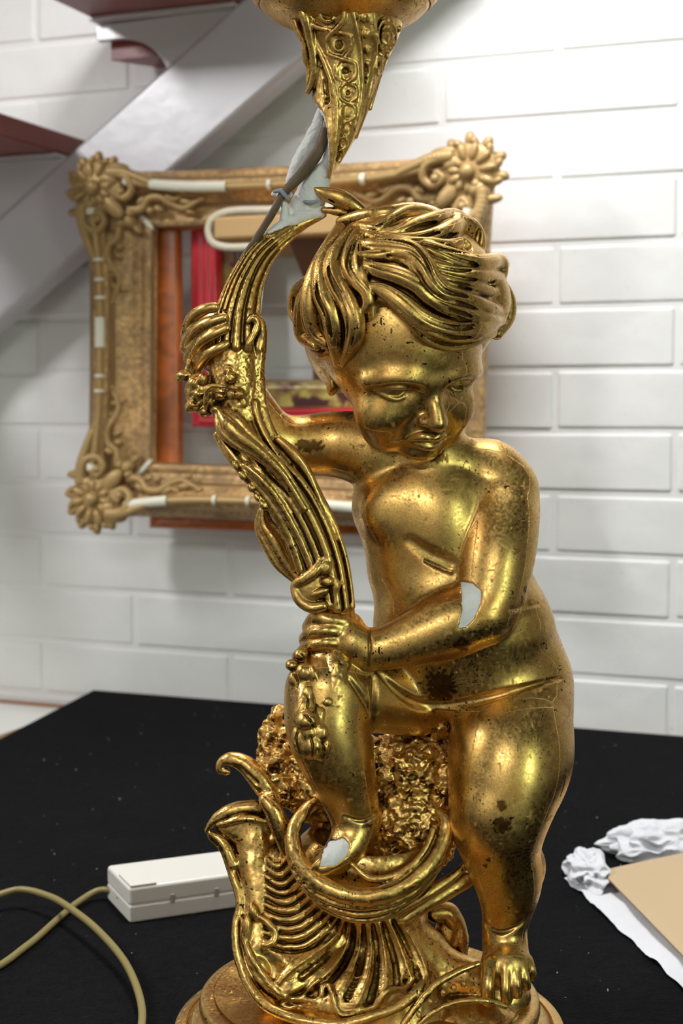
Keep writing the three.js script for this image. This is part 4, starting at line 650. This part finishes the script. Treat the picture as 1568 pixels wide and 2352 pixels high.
function cupField(cell) {
  const S = new Sdf(640, -70, -165, 970, 445, 185, cell);
  cupChain(S, 0);
  const sunk = (rows) => S.engrave(4, [rows.map(([x, y, r]) => [x, y, r, r - 4.5])], 0);
  sunk([[748, -30, 30], [751, 25, 36], [760, 70, 28], [778, 103, 25], [793, 163, 21], [799, 213, 18], [799, 257, 15], [795, 296, 12], [787, 328, 9], [776, 365, 6]]); sunk([[820, -50, 12], [828, -10, 12], [836, 40, 12], [842, 90, 11], [843, 145, 8], [840, 185, 6]]); sunk([[738, 150, 8], [744, 190, 8], [750, 232, 7]]); sunk([[886, 60, 22], [880, 110, 16], [866, 150, 8]]);
  // raised borders
  S.emboss(4, [[[704, -40, 6], [712, 40, 6], [726, 100, 6], [748, 150, 7], [766, 205, 7], [773, 260, 7], [768, 330, 6], [756, 405, 5]], [[796, -50, 5], [806, 10, 5], [820, 70, 5], [829, 130, 5], [831, 200, 5], [822, 260, 5], [806, 320, 4], [780, 370, 4]], [[848, -50, 5], [856, 10, 5], [862, 80, 5], [862, 140, 5], [852, 200, 5], [838, 260, 4], [818, 315, 4]], [[905, 60, 4], [898, 100, 4], [884, 140, 4], [868, 190, 4], [850, 250, 4]]], 1);
  // guilloche: two ribbons that cross between the buttons and bow round them
  for (const k of [1, -1]) {
    const pts = []; for (let i = 0; i < BUTTONS.length; i++) { const [x, y, , R] = BUTTONS[i], g = (i % 2 ? 1 : -1) * k, w = Math.max(2.2, R * 0.15); for (const a of [-50, -20, 20, 50]) pts.push([x + g * R * 0.92 * Math.cos(a * Math.PI / 180), y + R * Math.sin(a * Math.PI / 180), w]); }
    S.emboss(2.5, [pts], 2);
  }
  S.stud(2, BUTTONS.map(([x, y, r]) => [x, y, r * 0.66, r * 0.72, r * 0.3]), 0);
  S.dent(1.5, BUTTONS.slice(0, 4).map(([x, y, r]) => [x, y, r * 0.42, r * 0.46, r * 0.12]), 1);
  S.emboss(2, BUTTONS.slice(0, 5).map(([x, y, r]) => Array.from({ length: 17 }, (_, i) => [x + r * 0.7 * Math.cos(i * Math.PI / 8), y + r * 0.76 * Math.sin(i * Math.PI / 8), Math.max(1.6, r * 0.09)])), 0);
  S.stud(2, [[818, -24, 13], [827, 6, 13], [834, 38, 12], [840, 76, 13], [843, 113, 10], [843, 145, 8], [841, 174, 7], [742, 181, 8], [748, 222, 8], [738, 152, 6]].map(([x, y, r]) => [x, y, r * 0.9, r, r * 0.8]), 0);
  for (const f of [1, 0.58]) S.emboss(3, [[887, 82, 21, 34], [868, 150, 7, 20]].map(([x, y, a, b]) => Array.from({ length: 17 }, (_, i) => [x + a * f * Math.cos(i * Math.PI / 8), y + b * f * Math.sin(i * Math.PI / 8), f === 1 ? 5 : 3.5])), 1);
  S.stud(3, [[914, 66, 9, 8, 8], [902, 96, 6, 8, 6], [890, 128, 4, 8, 5]], 0);
  S.add(4, (s) => s.rows([[668, 34, 62, 5], [676, 20, 74, 7], [690, 22, 86, 11], [703, 48, 86, 12], [714, 96, 70, 10], [722, 146, 56, 9], [718, 184, 44, 8], [706, 212, 30, 6]], 5).rows([[672, 30, 50, 6], [684, 70, 44, 8], [698, 100, 40, 6], [702, 130, 30, 9], [708, 160, 24, 6], [708, 190, 20, 6]], 5));
  cupBreak(S, 0);
  const inner = new Sdf(640, -70, -165, 970, 445, 185, cell); cupChain(inner, 10);
  for (let i = 0; i < S.N; i++) S.d[i] = Math.max(S.d[i], -inner.d[i]);
  S.relief((x, y, z) => 0.0003 * fbm(x * 260, y * 260, z * 260, 3));
  return S;
}
function liningField(cell) {                           // white plaster shell under the gilding, seen at the break
  const S = new Sdf(640, 150, -110, 900, 445, 130, cell); cupChain(S, 9);
  S.sub(1, (s) => { for (let i = 0; i < CUP_C.length - 1; i++) s.seg(P(...CUP_C[i]), P(...CUP_C[i + 1]), RR(CUP_C[i][3] - 16, 0), RR(CUP_C[i + 1][3] - 16, 0)); });
  cupBreak(S, -1.6); S.relief((x, y, z) => 0.0005 * noise3(x * 300, y * 300, z * 300)); return S;
}
function plasterField(cell) {                          // the bare white core where the gilding and the neck of the horn have broken off
  const S = new Sdf(535, 235, -70, 785, 610, 95, cell);
  S.add(5, (s) => s.rows([[688, 482, 14, 24], [714, 450, 12, 34], [730, 412, 16, 26], [746, 380, 18, 11], [753, 330, 22, 6], [750, 285, 24, 4]], 5).ball(732, 486, 12, 18, 14, 14).rows([[735, 488, 20, 14], [690, 500, 34, 14], [640, 525, 50, 12], [600, 560, 62, 8], [566, 590, 70, 5], [552, 604, 74, 3]], 5));
  S.add(3, (s) => s.rows([[628, 446, 26, 5], [645, 442, 30, 8], [664, 448, 34, 7]], 3).rows([[640, 450, 40, 4], [655, 478, 46, 7], [650, 505, 50, 7]], 3));
  S.add(2, (s) => { for (const dz of [-6, 4]) s.rows([[736, 256, dz, 8], [730, 290, dz - 4, 14], [714, 325, dz - 8, 16], [694, 360, dz - 12, 16], [676, 400, dz - 12, 14], [664, 430, dz - 10, 8]], 5); });
  S.sub(3, (s) => s.rows([[760, 290, 40, 10], [742, 330, 44, 12], [712, 372, 44, 14], [682, 412, 46, 14], [655, 446, 50, 14]], 5));
  S.sub(2, (s) => s.rows([[700, 470, 54, 8], [724, 462, 54, 5]], 3));
  S.relief((x, y, z) => 0.0016 * Math.abs(noise3(x * 90, y * 90, z * 90)) + 0.0008 * Math.abs(noise3(x * 230, y * 230, z * 230)) + 0.0004 * noise3(x * 600, y * 600, z * 600));
  return S;
}
// ------------------------------------------------------------------ what the figure sits on: rock, shell bowl, leaves, fluted skirt
function rockField(cell) {
  const S = new Sdf(560, 1590, -240, 1090, 2040, 190, cell);
  S.add(20, (s) => s.ball(960, 1790, -40, 130, 130, 140).ball(950, 1880, 10, 110, 130, 130, 0, 0, 20).ball(1010, 1660, 20, 26, 50, 30).ball(760, 1780, -30, 130, 120, 110, 0, 0, 20).ball(640, 1745, 0, 46, 70, 60, 20, 0, 20).ball(625, 1690, 0, 26, 44, 34, 30, 0, 16).ball(650, 1800, 30, 46, 50, 50, 0, 0, 16).ball(630, 1650, -6, 18, 30, 24, 20, 0, 12));
  S.sub(8, (s) => s.rows([[1012, 1618, 66, 4], [1012, 1680, 66, 6]], 2));
  S.add(3, (s) => s.ball(1010, 1665, 48, 9, 18, 9));
  S.relief((x, y, z) => { const n = noise3(x * 95, y * 95, z * 95), m = noise3(x * 230 + 9, y * 230, z * 230); return 0.0052 * n + 0.0030 * Math.max(-0.4, m) + 0.0012 * noise3(x * 480, y * 480, z * 480); });
  return S;
}
function shellField(cell) {
  const S = new Sdf(455, 1690, -220, 1265, 2352, 400, cell);
  // the bowl under the foot
  S.add(16, (s) => s.ball(850, 1960, 40, 178, 92, 146).rows([[850, 2040, 60, 110], [880, 2090, 50, 92]], 3));
  S.sub(8, (s) => s.ball(855, 1865, 70, 160, 112, 132));
  const rim = [[734, 1832, 70, 5], [700, 1860, 110, 14], [674, 1910, 140, 17], [682, 1966, 172, 20], [720, 2018, 206, 22], [780, 2050, 228, 22], [845, 2060, 234, 22], [915, 2040, 224, 22], [980, 1992, 196, 24], [1016, 1932, 160, 22], [1024, 1890, 140, 20], [1010, 1866, 128, 13]];
  S.add(7, (s) => s.rows(rim, 6));
  S.add(5, (s) => s.rows([[808, 1985, 206, 6], [850, 2018, 216, 9], [905, 2012, 212, 9], [955, 1980, 196, 9], [984, 1940, 176, 9], [994, 1905, 160, 7]], 5));
  S.sub(5, (s) => s.rows([[800, 2012, 222, 3], [860, 2038, 238, 5], [920, 2022, 228, 5], [975, 1972, 200, 5], [1004, 1915, 170, 4]], 5));
  for (const [dy, dx, r, dz] of [[24, -12, 9, 4], [40, -6, 8, -4], [54, 4, 8, -14]]) S.add(4, (s) => s.rows(rim.slice(2).map(([x, y, o], i) => [x + dx * (i < 5 ? 1 : -1) * (i === 4 ? 0 : 1), y + dy * (0.35 + 0.65 * Math.sin(Math.min(1, (i + 1) / 9) * Math.PI)), o + dz, r * (i > 7 ? 0.6 : 1)]), 5));
  S.add(6, (s) => s.rows([[912, 2096, 170, 10], [985, 2050, 160, 14], [1050, 2005, 130, 10], [1085, 1960, 100, 8]], 5).rows([[930, 2110, 140, 14], [1000, 2062, 120, 20], [1070, 2020, 90, 20]], 4));
  // the neck and the flaring skirt
  S.add(24, (s) => s.rows([[880, 2080, 40, 100], [892, 2140, 46, 96], [895, 2210, 55, 116], [890, 2290, 60, 156], [888, 2345, 60, 176]], 5));
  S.add(20, (s) => s.ball(690, 2130, 60, 122, 130, 96, -18).ball(690, 2230, 90, 130, 100, 110).ball(640, 2040, 50, 70, 110, 64, 8).ball(800, 2280, 120, 150, 76, 120));
  S.add(16, (s) => s.rows([[578, 1980, 56, 40], [594, 2060, 76, 46], [596, 2140, 100, 52], [610, 2210, 130, 56], [660, 2270, 160, 56]], 5));
  S.sub(14, (s) => s.rows([[1040, 2130, 60, 46], [1052, 2090, 40, 50]], 3));
  // the hollow of the shell
  S.dent(14, [[612, 2205, 34, 60, 26, -24], [700, 2290, 60, 16, 20, -18], [860, 2320, 50, 14, 18], [945, 2250, 20, 30, 20, 10]], 8);
  // ribs that run down the skirt
  const ribs = [[[790, 2110, 6], [768, 2150, 8], [720, 2190, 11], [668, 2226, 13], [640, 2258, 10]], [[802, 2118, 6], [795, 2168, 9], [762, 2222, 12], [718, 2260, 12], [694, 2286, 9]], [[825, 2122, 6], [822, 2180, 9], [802, 2236, 11], [780, 2278, 10]], [[846, 2125, 6], [850, 2190, 9], [840, 2250, 13], [816, 2306, 13]], [[868, 2122, 6], [880, 2180, 9], [886, 2240, 13], [882, 2286, 11]], [[892, 2118, 6], [915, 2170, 9], [932, 2220, 11], [942, 2254, 8]], [[915, 2112, 6], [945, 2160, 9], [968, 2205, 10], [978, 2240, 8]]];
  const mid = ribs.slice(0, -1).map((r, i) => [0, 1, 2, 3].map((j) => { const n = ribs[i + 1]; return [(r[j][0] + n[j][0]) / 2, (r[j][1] + n[j][1]) / 2, 4 + j * 1.6]; }));
  S.engrave(6, mid, 1);
  S.emboss(6, ribs, 0);
  S.emboss(3, ribs.map((r) => r.map((q) => [q[0] + 2, q[1], q[2] * 0.35])), 4);
  // small cross ridges in the scallops
  for (const [x, y, w, n, a] of [[668, 2250, 30, 9, 0.7], [812, 2282, 22, 9, 0.05], [884, 2250, 18, 8, 0.1], [940, 2226, 14, 6, 0.2]]) S.emboss(2, Array.from({ length: n }, (_, i) => { const k = (i - n / 2) * 8.5, ca = Math.cos(a), sa = Math.sin(a); return [[x - w * ca - k * sa, y + k * ca - w * sa * -0.4, 1.8], [x - k * sa, y + k * ca + 3, 3], [x + w * ca - k * sa, y + k * ca - w * sa, 1.8]]; }), 1);
  // transverse ribs of the conch on the left
  const arcs = Array.from({ length: 10 }, (_, i) => { const y = 1976 + i * 21; return [[614 - i * 1.0, y - 4, 4], [628 + i * 3, y + 10, 7], [640 + i * 7, y + 13 - i, 8.5], [652 + i * 11, y + 4 - i * 4, 7], [660 + i * 13, y - 6 - i * 6, 3]]; });
  S.engrave(5, arcs.map((r) => r.map((q) => [q[0], q[1] + 11, q[2] * 0.5])), 1);
  S.emboss(4, arcs, 1);
  // rolled outer rim, scalloped inner edge, lobes and scrolls
  S.add(6, (s) => s.rows([[482, 1924, 58, 5], [512, 1952, 66, 8], [534, 2008, 82, 11], [550, 2054, 98, 12], [552, 2086, 108, 12], [544, 2118, 118, 12], [542, 2152, 130, 12], [548, 2194, 148, 13], [566, 2250, 176, 13], [594, 2294, 204, 13], [626, 2320, 224, 13], [672, 2338, 244, 13], [730, 2350, 258, 13], [790, 2352, 266, 13], [850, 2336, 264, 12], [914, 2312, 252, 12], [958, 2276, 230, 12], [968, 2258, 216, 8]], 6));
  S.emboss(5, [[[556, 2111, 5], [562, 2156, 7], [580, 2205, 8], [614, 2250, 8], [650, 2288, 9], [695, 2294, 9], [722, 2300, 8], [738, 2290, 7], [740, 2268, 8], [754, 2264, 8], [764, 2282, 7], [771, 2314, 6], [786, 2332, 8], [804, 2330, 8], [830, 2320, 8], [860, 2311, 8], [882, 2282, 8], [900, 2272, 8], [927, 2271, 8], [948, 2246, 6]]], 6);
  S.stud(6, [[567, 2140, 13, 40, 16, 4], [584, 2096, 12, 22, 14, -20], [604, 2220, 12, 26, 12, -34]], 3);
  S.emboss(4, [[[596, 2106, 6], [616, 2120, 9], [632, 2142, 9], [626, 2164, 9], [606, 2172, 6]], [[598, 1968, 8], [614, 1942, 12], [636, 1920, 12], [642, 1892, 8]]], 4);
  // the big leaf that curls out to the left
  S.add(8, (s) => s.ball(570, 1905, 46, 78, 52, 24, 12).ball(590, 1985, 54, 52, 96, 34, -10, 0, 10).rows([[474, 1908, 56, 5], [500, 1880, 60, 14], [540, 1860, 62, 18], [590, 1856, 60, 18], [632, 1868, 54, 16]], 5).rows([[474, 1908, 56, 5], [510, 1935, 66, 12], [536, 1985, 76, 14]], 4).rows([[500, 1896, 72, 5], [560, 1880, 84, 10], [625, 1890, 86, 8]], 4));
  S.sub(6, (s) => s.rows([[510, 1890, 84, 3], [560, 1868, 92, 4], [615, 1876, 88, 3]], 4).rows([[545, 1915, 92, 8], [590, 1920, 98, 12]], 3));
  // the scroll and the second curl
  S.add(6, (s) => s.rows([[626, 1830, 60, 26], [596, 1790, 58, 26], [566, 1758, 56, 22], [535, 1744, 54, 17], [512, 1748, 52, 12], [506, 1766, 52, 11], [520, 1772, 54, 9]], 5));
  S.sub(4, (s) => s.rows([[522, 1762, 70, 4], [550, 1766, 78, 6], [590, 1800, 84, 5]], 4));
  S.add(6, (s) => s.rows([[664, 1960, 90, 18], [646, 1905, 92, 24], [628, 1862, 92, 22], [610, 1838, 88, 17], [618, 1830, 84, 12]], 5));
  S.sub(4, (s) => s.rows([[634, 1846, 116, 4], [650, 1890, 122, 5], [664, 1930, 120, 3]], 4));
  // leaf stump behind, on the right
  S.add(6, (s) => s.rows([[1000, 2098, 10, 22], [1030, 2100, 0, 26], [1056, 2150, 0, 20], [1062, 2190, 10, 12]], 4).ball(1030, 2150, -6, 34, 60, 26));
  S.sub(5, (s) => s.ball(1050, 2150, 26, 12, 36, 12, 14));
  S.add(14, (s) => s.rows([[960, 2190, 60, 70], [1010, 2230, 70, 60], [1090, 2250, 90, 46], [1160, 2290, 70, 60]], 4));
  // framed cartouche below the foot, with a row of beads
  S.add(5, (s) => s.rows([[925, 2352, 262, 8], [955, 2312, 250, 9], [1000, 2262, 232, 9], [1050, 2232, 214, 9], [1098, 2214, 196, 8]], 5));
  S.add(12, (s) => s.ball(1085, 2420, 130, 150, 140, 120));
  S.add(4, (s) => s.rows([[962, 2352, 262, 7], [1000, 2322, 256, 7], [1050, 2302, 248, 7], [1110, 2298, 240, 7], [1160, 2312, 226, 7]], 5));
  S.add(3, (s) => { for (const [x, y, o] of [[962, 2330, 262], [988, 2300, 256], [1018, 2280, 248], [1042, 2268, 240], [1064, 2260, 232]]) s.ball(x, y, o, 7, 9, 8); });
  for (let z = 0, i = 0; z < S.n[2]; z++) for (let y = 0; y < S.n[1]; y++) for (let x = 0; x < S.n[0]; x++, i++) S.d[i] = Math.max(S.d[i], FELT + 0.006 - S.lo[1] - y * S.c);
  S.relief((x, y, z) => 0.0006 * fbm(x * 150, y * 150, z * 150, 3));
  return S;
}
// ------------------------------------------------------------------ the statue put together
const AXIS = P(848, 2270, 0);
const goldTex = texture(1024, (u, v, out) => {
  const wu = u + 0.006 * (tileFbm(u, v, 60, 2, 101) - 0.5), wv = v + 0.006 * (tileFbm(u, v, 60, 2, 103) - 0.5);
  const big = tileFbm(u, v, 4, 4, 3), fine = tileFbm(u, v, 40, 3, 9), cl = tileFbm(u, v, 7, 3, 21), sp = tileNoise(wu + 1, wv + 1, 230, 5), sp2 = tileNoise(wu + 1, wv + 1, 100, 31);
  let t = 0.86 + 0.22 * (big - 0.5) + 0.12 * (fine - 0.5) + 0.16 * (tileNoise(u, v, 330, 71) - 0.5); let r = 0.96 * t, g = 0.775 * t, b = 0.445 * t;
  const red = sstep(0.6, 0.72, tileFbm(u, v, 9, 4, 55)) * 0.22; r = mix(r, 0.72, red); g = mix(g, 0.44, red); b = mix(b, 0.2, red);
  const rag = 0.55 * tileNoise(u, v, 256, 8) + 0.45 * fine, dark = Math.max(sstep(0.83, 0.9, sp * 0.72 + rag * 0.36) * sstep(0.45, 0.6, cl), sstep(0.84, 0.89, sp2 * 0.75 + rag * 0.34) * sstep(0.52, 0.6, cl));
  out[0] = mix(r, 0.12, dark * 0.85); out[1] = mix(g, 0.085, dark * 0.85); out[2] = mix(b, 0.06, dark * 0.85);
}, true);
const goldRough = texture(512, (u, v, out) => { const a = 0.34 + 0.26 * (tileFbm(u, v, 6, 5, 13) - 0.4) + 0.3 * sstep(0.86, 0.94, tileNoise(u, v, 95, 5)) + 0.22 * (tileNoise(u, v, 200, 15) - 0.5); out[0] = out[1] = out[2] = a; });
const goldBump = texture(512, (u, v, out) => { out[0] = out[1] = out[2] = 0.5 + 0.5 * (tileFbm(u, v, 24, 4, 41) - 0.5); });
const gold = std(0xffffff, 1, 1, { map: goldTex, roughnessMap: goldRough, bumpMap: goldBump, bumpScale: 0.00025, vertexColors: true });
const darkGold = gold;
const plaster = std(0xd8d6d2, 0.9, 0);
const rustTex = texture(256, (u, v, o) => { const a = tileFbm(u, v, 8, 5, 3), w = sstep(0.62, 0.7, tileFbm(u, v, 16, 4, 9)); o[0] = mix(0.36 + 0.2 * (a - 0.5), 0.68, w * 0.7); o[1] = mix(0.29 + 0.17 * (a - 0.5), 0.64, w * 0.7); o[2] = mix(0.21 + 0.12 * (a - 0.5), 0.58, w * 0.7); }, true);
const rust = std(0xffffff, 0.6, 0.3, { map: rustTex });
const greyPutty = std(0x8b949e, 0.8);
const DETAIL = 1;
const statue = thing('cherub_statue', 'gilded seated cherub statue with chipped plaster, holding a broken horn of plenty', 'statue');
statue.position.set(AXIS[0], FELT, AXIS[2]);
const local = (g) => { if (!g.attributes.color) g.setAttribute('color', new THREE.Float32BufferAttribute(new Float32Array(g.attributes.position.count * 3).fill(1), 3)); g.translate(-AXIS[0], -FELT, -AXIS[2]); return boxUv(g, 4); };
// breaks the gilding away under an outline drawn on the front: a shallow recess in the field, and the plaster floor that fills it
function polyDist(p, x, y) { let d = 1e9, c = false; for (let i = 0, j = p.length - 1; i < p.length; j = i++) { const ax = p[j][0], ay = p[j][1], bx = p[i][0] - ax, by = p[i][1] - ay, h = clamp(((x - ax) * bx + (y - ay) * by) / (bx * bx + by * by)); d = Math.min(d, Math.hypot(x - ax - bx * h, y - ay - by * h)); if ((p[i][1] > y) !== (ay > y) && x < bx * (y - ay) / by + ax) c = !c; } return c ? -d : d; }
function chip(S, outline, o) {
  const pts = outline.map(([x, y]) => P(x, y, o)), xs = outline.map((q) => q[0]), ys = outline.map((q) => q[1]), zc = P(800, 1500, o)[2];
  const edge = (x, y) => polyDist(pts, x, y) + 0.0007 * noise3(x * 260, y * 260, 3) + 0.0005 * noise3(x * 900, y * 900, 5);
  const C = new Sdf(Math.min(...xs) - 14, Math.min(...ys) - 14, o - 60, Math.max(...xs) + 14, Math.max(...ys) + 14, o + 50, 0.0006);
  for (let z = 0, i = 0; z < C.n[2]; z++) for (let y = 0; y < C.n[1]; y++) for (let x = 0; x < C.n[0]; x++, i++) {
    const q = [C.lo[0] + x * C.c, C.lo[1] + y * C.c, C.lo[2] + z * C.c], facet = 0.0009 + 0.0008 * Math.abs(noise3(q[0] * 110, q[1] * 110, 4)) + 0.0003 * noise3(q[0] * 500, q[1] * 500, q[2] * 500);
    const d = S.val(q); C.d[i] = Math.max(d + facet, -d - 0.005, edge(q[0], q[1]) - 0.0006);
  }
  const { n, c, lo } = S, [nx, ny] = n, r = S.range([C.lo[0], C.lo[1], C.lo[2]], [C.lo[0] + C.n[0] * C.c, C.lo[1] + C.n[1] * C.c, C.lo[2] + C.n[2] * C.c]);
  for (let z = r[2][0]; z <= r[2][1]; z++) for (let y = r[1][0]; y <= r[1][1]; y++) for (let x = r[0][0]; x <= r[0][1]; x++) { const i = (z * ny + y) * nx + x; if (Math.abs(S.d[i]) < 0.012) S.d[i] = Math.max(S.d[i], Math.min(S.d[i] + 0.0022, -edge(lo[0] + x * c, lo[1] + y * c))); }
  return C.geometry(0);
}
const bodyField = figureField(0.0011 * DETAIL);
const chips = [[chip(bodyField, [[1062, 1341], [1085, 1342], [1106, 1360], [1102, 1385], [1086, 1420], [1070, 1436], [1050, 1441], [1060, 1400]], 196), 'bare white plaster chip at the elbow'], [chip(bodyField, [[738, 1964], [760, 1940], [788, 1931], [803, 1944], [795, 1968], [770, 1986], [735, 1990]], 214), 'bare white plaster where the toes broke off']];
const strand = bodyField.drape([[1236, 1652, 1], [1268, 1694, 1], [1292, 1748, 1], [1298, 1790, 1], [1286, 1830, 1]], 2).map((q) => new THREE.Vector3(...P(q[0], q[1], q[2])).sub(statue.position));
const SCUFFS = [[1012, 1588, 150, 52, 0.8], [712, 1024, 40, 46, 2.2], [905, 1300, 120, 15, 0.8], [1152, 1852, 260, 17, 1], [1122, 1972, 220, 10, 1], [1113, 1993, 220, 10, 1], [1150, 1895, 250, 26, 1], [1062, 1480, 200, 24, 1], [1000, 1050, 60, 40, 2], [838, 940, 60, 30, 0.7], [1205, 1352, 150, 9, 0.6], [1196, 1375, 150, 9, 0.6], [840, 1890, 170, 16, 1], [760, 1945, 200, 26, 1], [1015, 1180, 150, 10, 0.5]].map(([x, y, o, r, f]) => [...P(x, y, o), r * PX, f]);
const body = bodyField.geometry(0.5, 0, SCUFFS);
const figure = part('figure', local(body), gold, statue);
for (const [c, label] of chips) { c.translate(-AXIS[0], -FELT, -AXIS[2]); boxUv(c, 4); const m = part('chipped_plaster', c, plaster, figure); m.userData.label = label; }
part('stray_thread', boxUv(new THREE.TubeGeometry(new THREE.CatmullRomCurve3(strand), 40, 0.00028, 6), 4), std(0x2a2620, 0.8), figure).userData.label = 'fine dark thread clinging to the thigh';
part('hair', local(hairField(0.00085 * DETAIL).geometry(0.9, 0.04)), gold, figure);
part('toenail', local((() => { const S = new Sdf(1098, 2262, 150, 1145, 2315, 240, 0.0006); S.add(1, (s) => s.ball(1121, 2288, 206, 12, 15, 9)); return S; })().geometry()), gold, figure);
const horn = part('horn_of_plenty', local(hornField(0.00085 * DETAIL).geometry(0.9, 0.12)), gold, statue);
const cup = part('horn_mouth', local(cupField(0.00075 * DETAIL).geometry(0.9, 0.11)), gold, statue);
part('plaster_lining', local(liningField(0.0007).geometry(0)), plaster, cup);
{ const S = new Sdf(575, 635, 60, 625, 755, 160, 0.0006); S.add(1, (s) => s.rows([608, 672, 712, 738].map((y, i) => { const q = onSweep(HORN_C, hornT(y === 608 ? 640 : y), 1.12, 5); return [q[0], q[1], q[2], [2, 5, 5, 2][i]]; }), 5)); part('chipped_plaster', local(S.geometry(0)), plaster, horn); }
{ const S = new Sdf(620, 420, 10, 745, 480, 110, 0.0006); S.add(2, (s) => s.rows([[630, 440, 56, 4], [644, 438, 60, 5], [654, 448, 62, 5], [662, 458, 60, 4]], 4).rows([[700, 463, 50, 4], [714, 465, 50, 5], [728, 462, 48, 4]], 4)); const m = part('putty_smear', local(S.geometry(0)), greyPutty, statue); m.userData.label = 'blue-grey smears of putty on the plaster'; }
const core = part('plaster_core', local(plasterField(0.0007 * DETAIL).geometry()), plaster, statue); core.userData.label = 'jagged bare white plaster at the break';
{ const S = new Sdf(530, 255, -20, 780, 620, 100, 0.0007); S.add(1, (s) => s.rows([[749, 282, 28, 9], [737, 335, 36, 12.5], [705, 386, 42, 14], [674, 420, 46, 11.5], [650, 446, 50, 9.5], [624, 492, 56, 9], [588, 548, 66, 8], [552, 596, 72, 4]], 6)); S.relief((x, y, z) => 0.0004 * fbm(x * 200, y * 200, z * 200, 3));
  part('iron_rod', local(S.geometry(0)), rust, statue).userData.label = 'brown rusted rod in the broken neck'; }
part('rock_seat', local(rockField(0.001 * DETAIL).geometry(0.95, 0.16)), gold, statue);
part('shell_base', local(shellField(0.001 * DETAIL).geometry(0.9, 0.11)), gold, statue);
// round plinth in tiers, turned
function turned(name, rows, y0, x0 = 0, z0 = 0) {
  const pts = curve(rows, 4).map(([r, y]) => new THREE.Vector2(Math.max(0, r), y)); const g = new THREE.LatheGeometry(pts, 128); g.translate(x0, y0, z0); return part(name, local(g.translate(AXIS[0], FELT, AXIS[2])), gold, statue);
}
const R0 = 0.1405, TOP = AXIS[1] - FELT;
turned('plinth_step', [[0, TOP], [R0 - 0.022, TOP], [R0 - 0.016, TOP - 0.0005], [R0 - 0.014, TOP - 0.002], [R0 - 0.004, TOP - 0.0025], [R0, TOP - 0.006], [R0, TOP - 0.013], [R0 - 0.003, TOP - 0.017], [R0 - 0.008, TOP - 0.019]], 0);
turned('plinth_base', [[R0 - 0.01, TOP - 0.017], [R0 - 0.004, TOP - 0.018], [R0 + 0.006, TOP - 0.022], [R0 + 0.012, TOP - 0.03], [R0 + 0.012, 0.004], [R0 + 0.010, 0.0], [0, 0]], 0);
{ const c = P(791, 0, 0), y = c[1] - FELT; turned('candle_dish', [[0, -0.03], [0.028, -0.028], [0.042, -0.021], [0.058, -0.013], [0.0665, -0.0055], [0.0675, -0.003], [0.069, -0.004], [0.0745, 0.002], [0.0755, 0.006], [0.0725, 0.012], [0.074, 0.02], [0.05, 0.03], [0.0, 0.034]].map(([r, h]) => [r, h + y]), 0, c[0] - AXIS[0], c[2] - AXIS[2]); }
renderer.render(scene, camera);
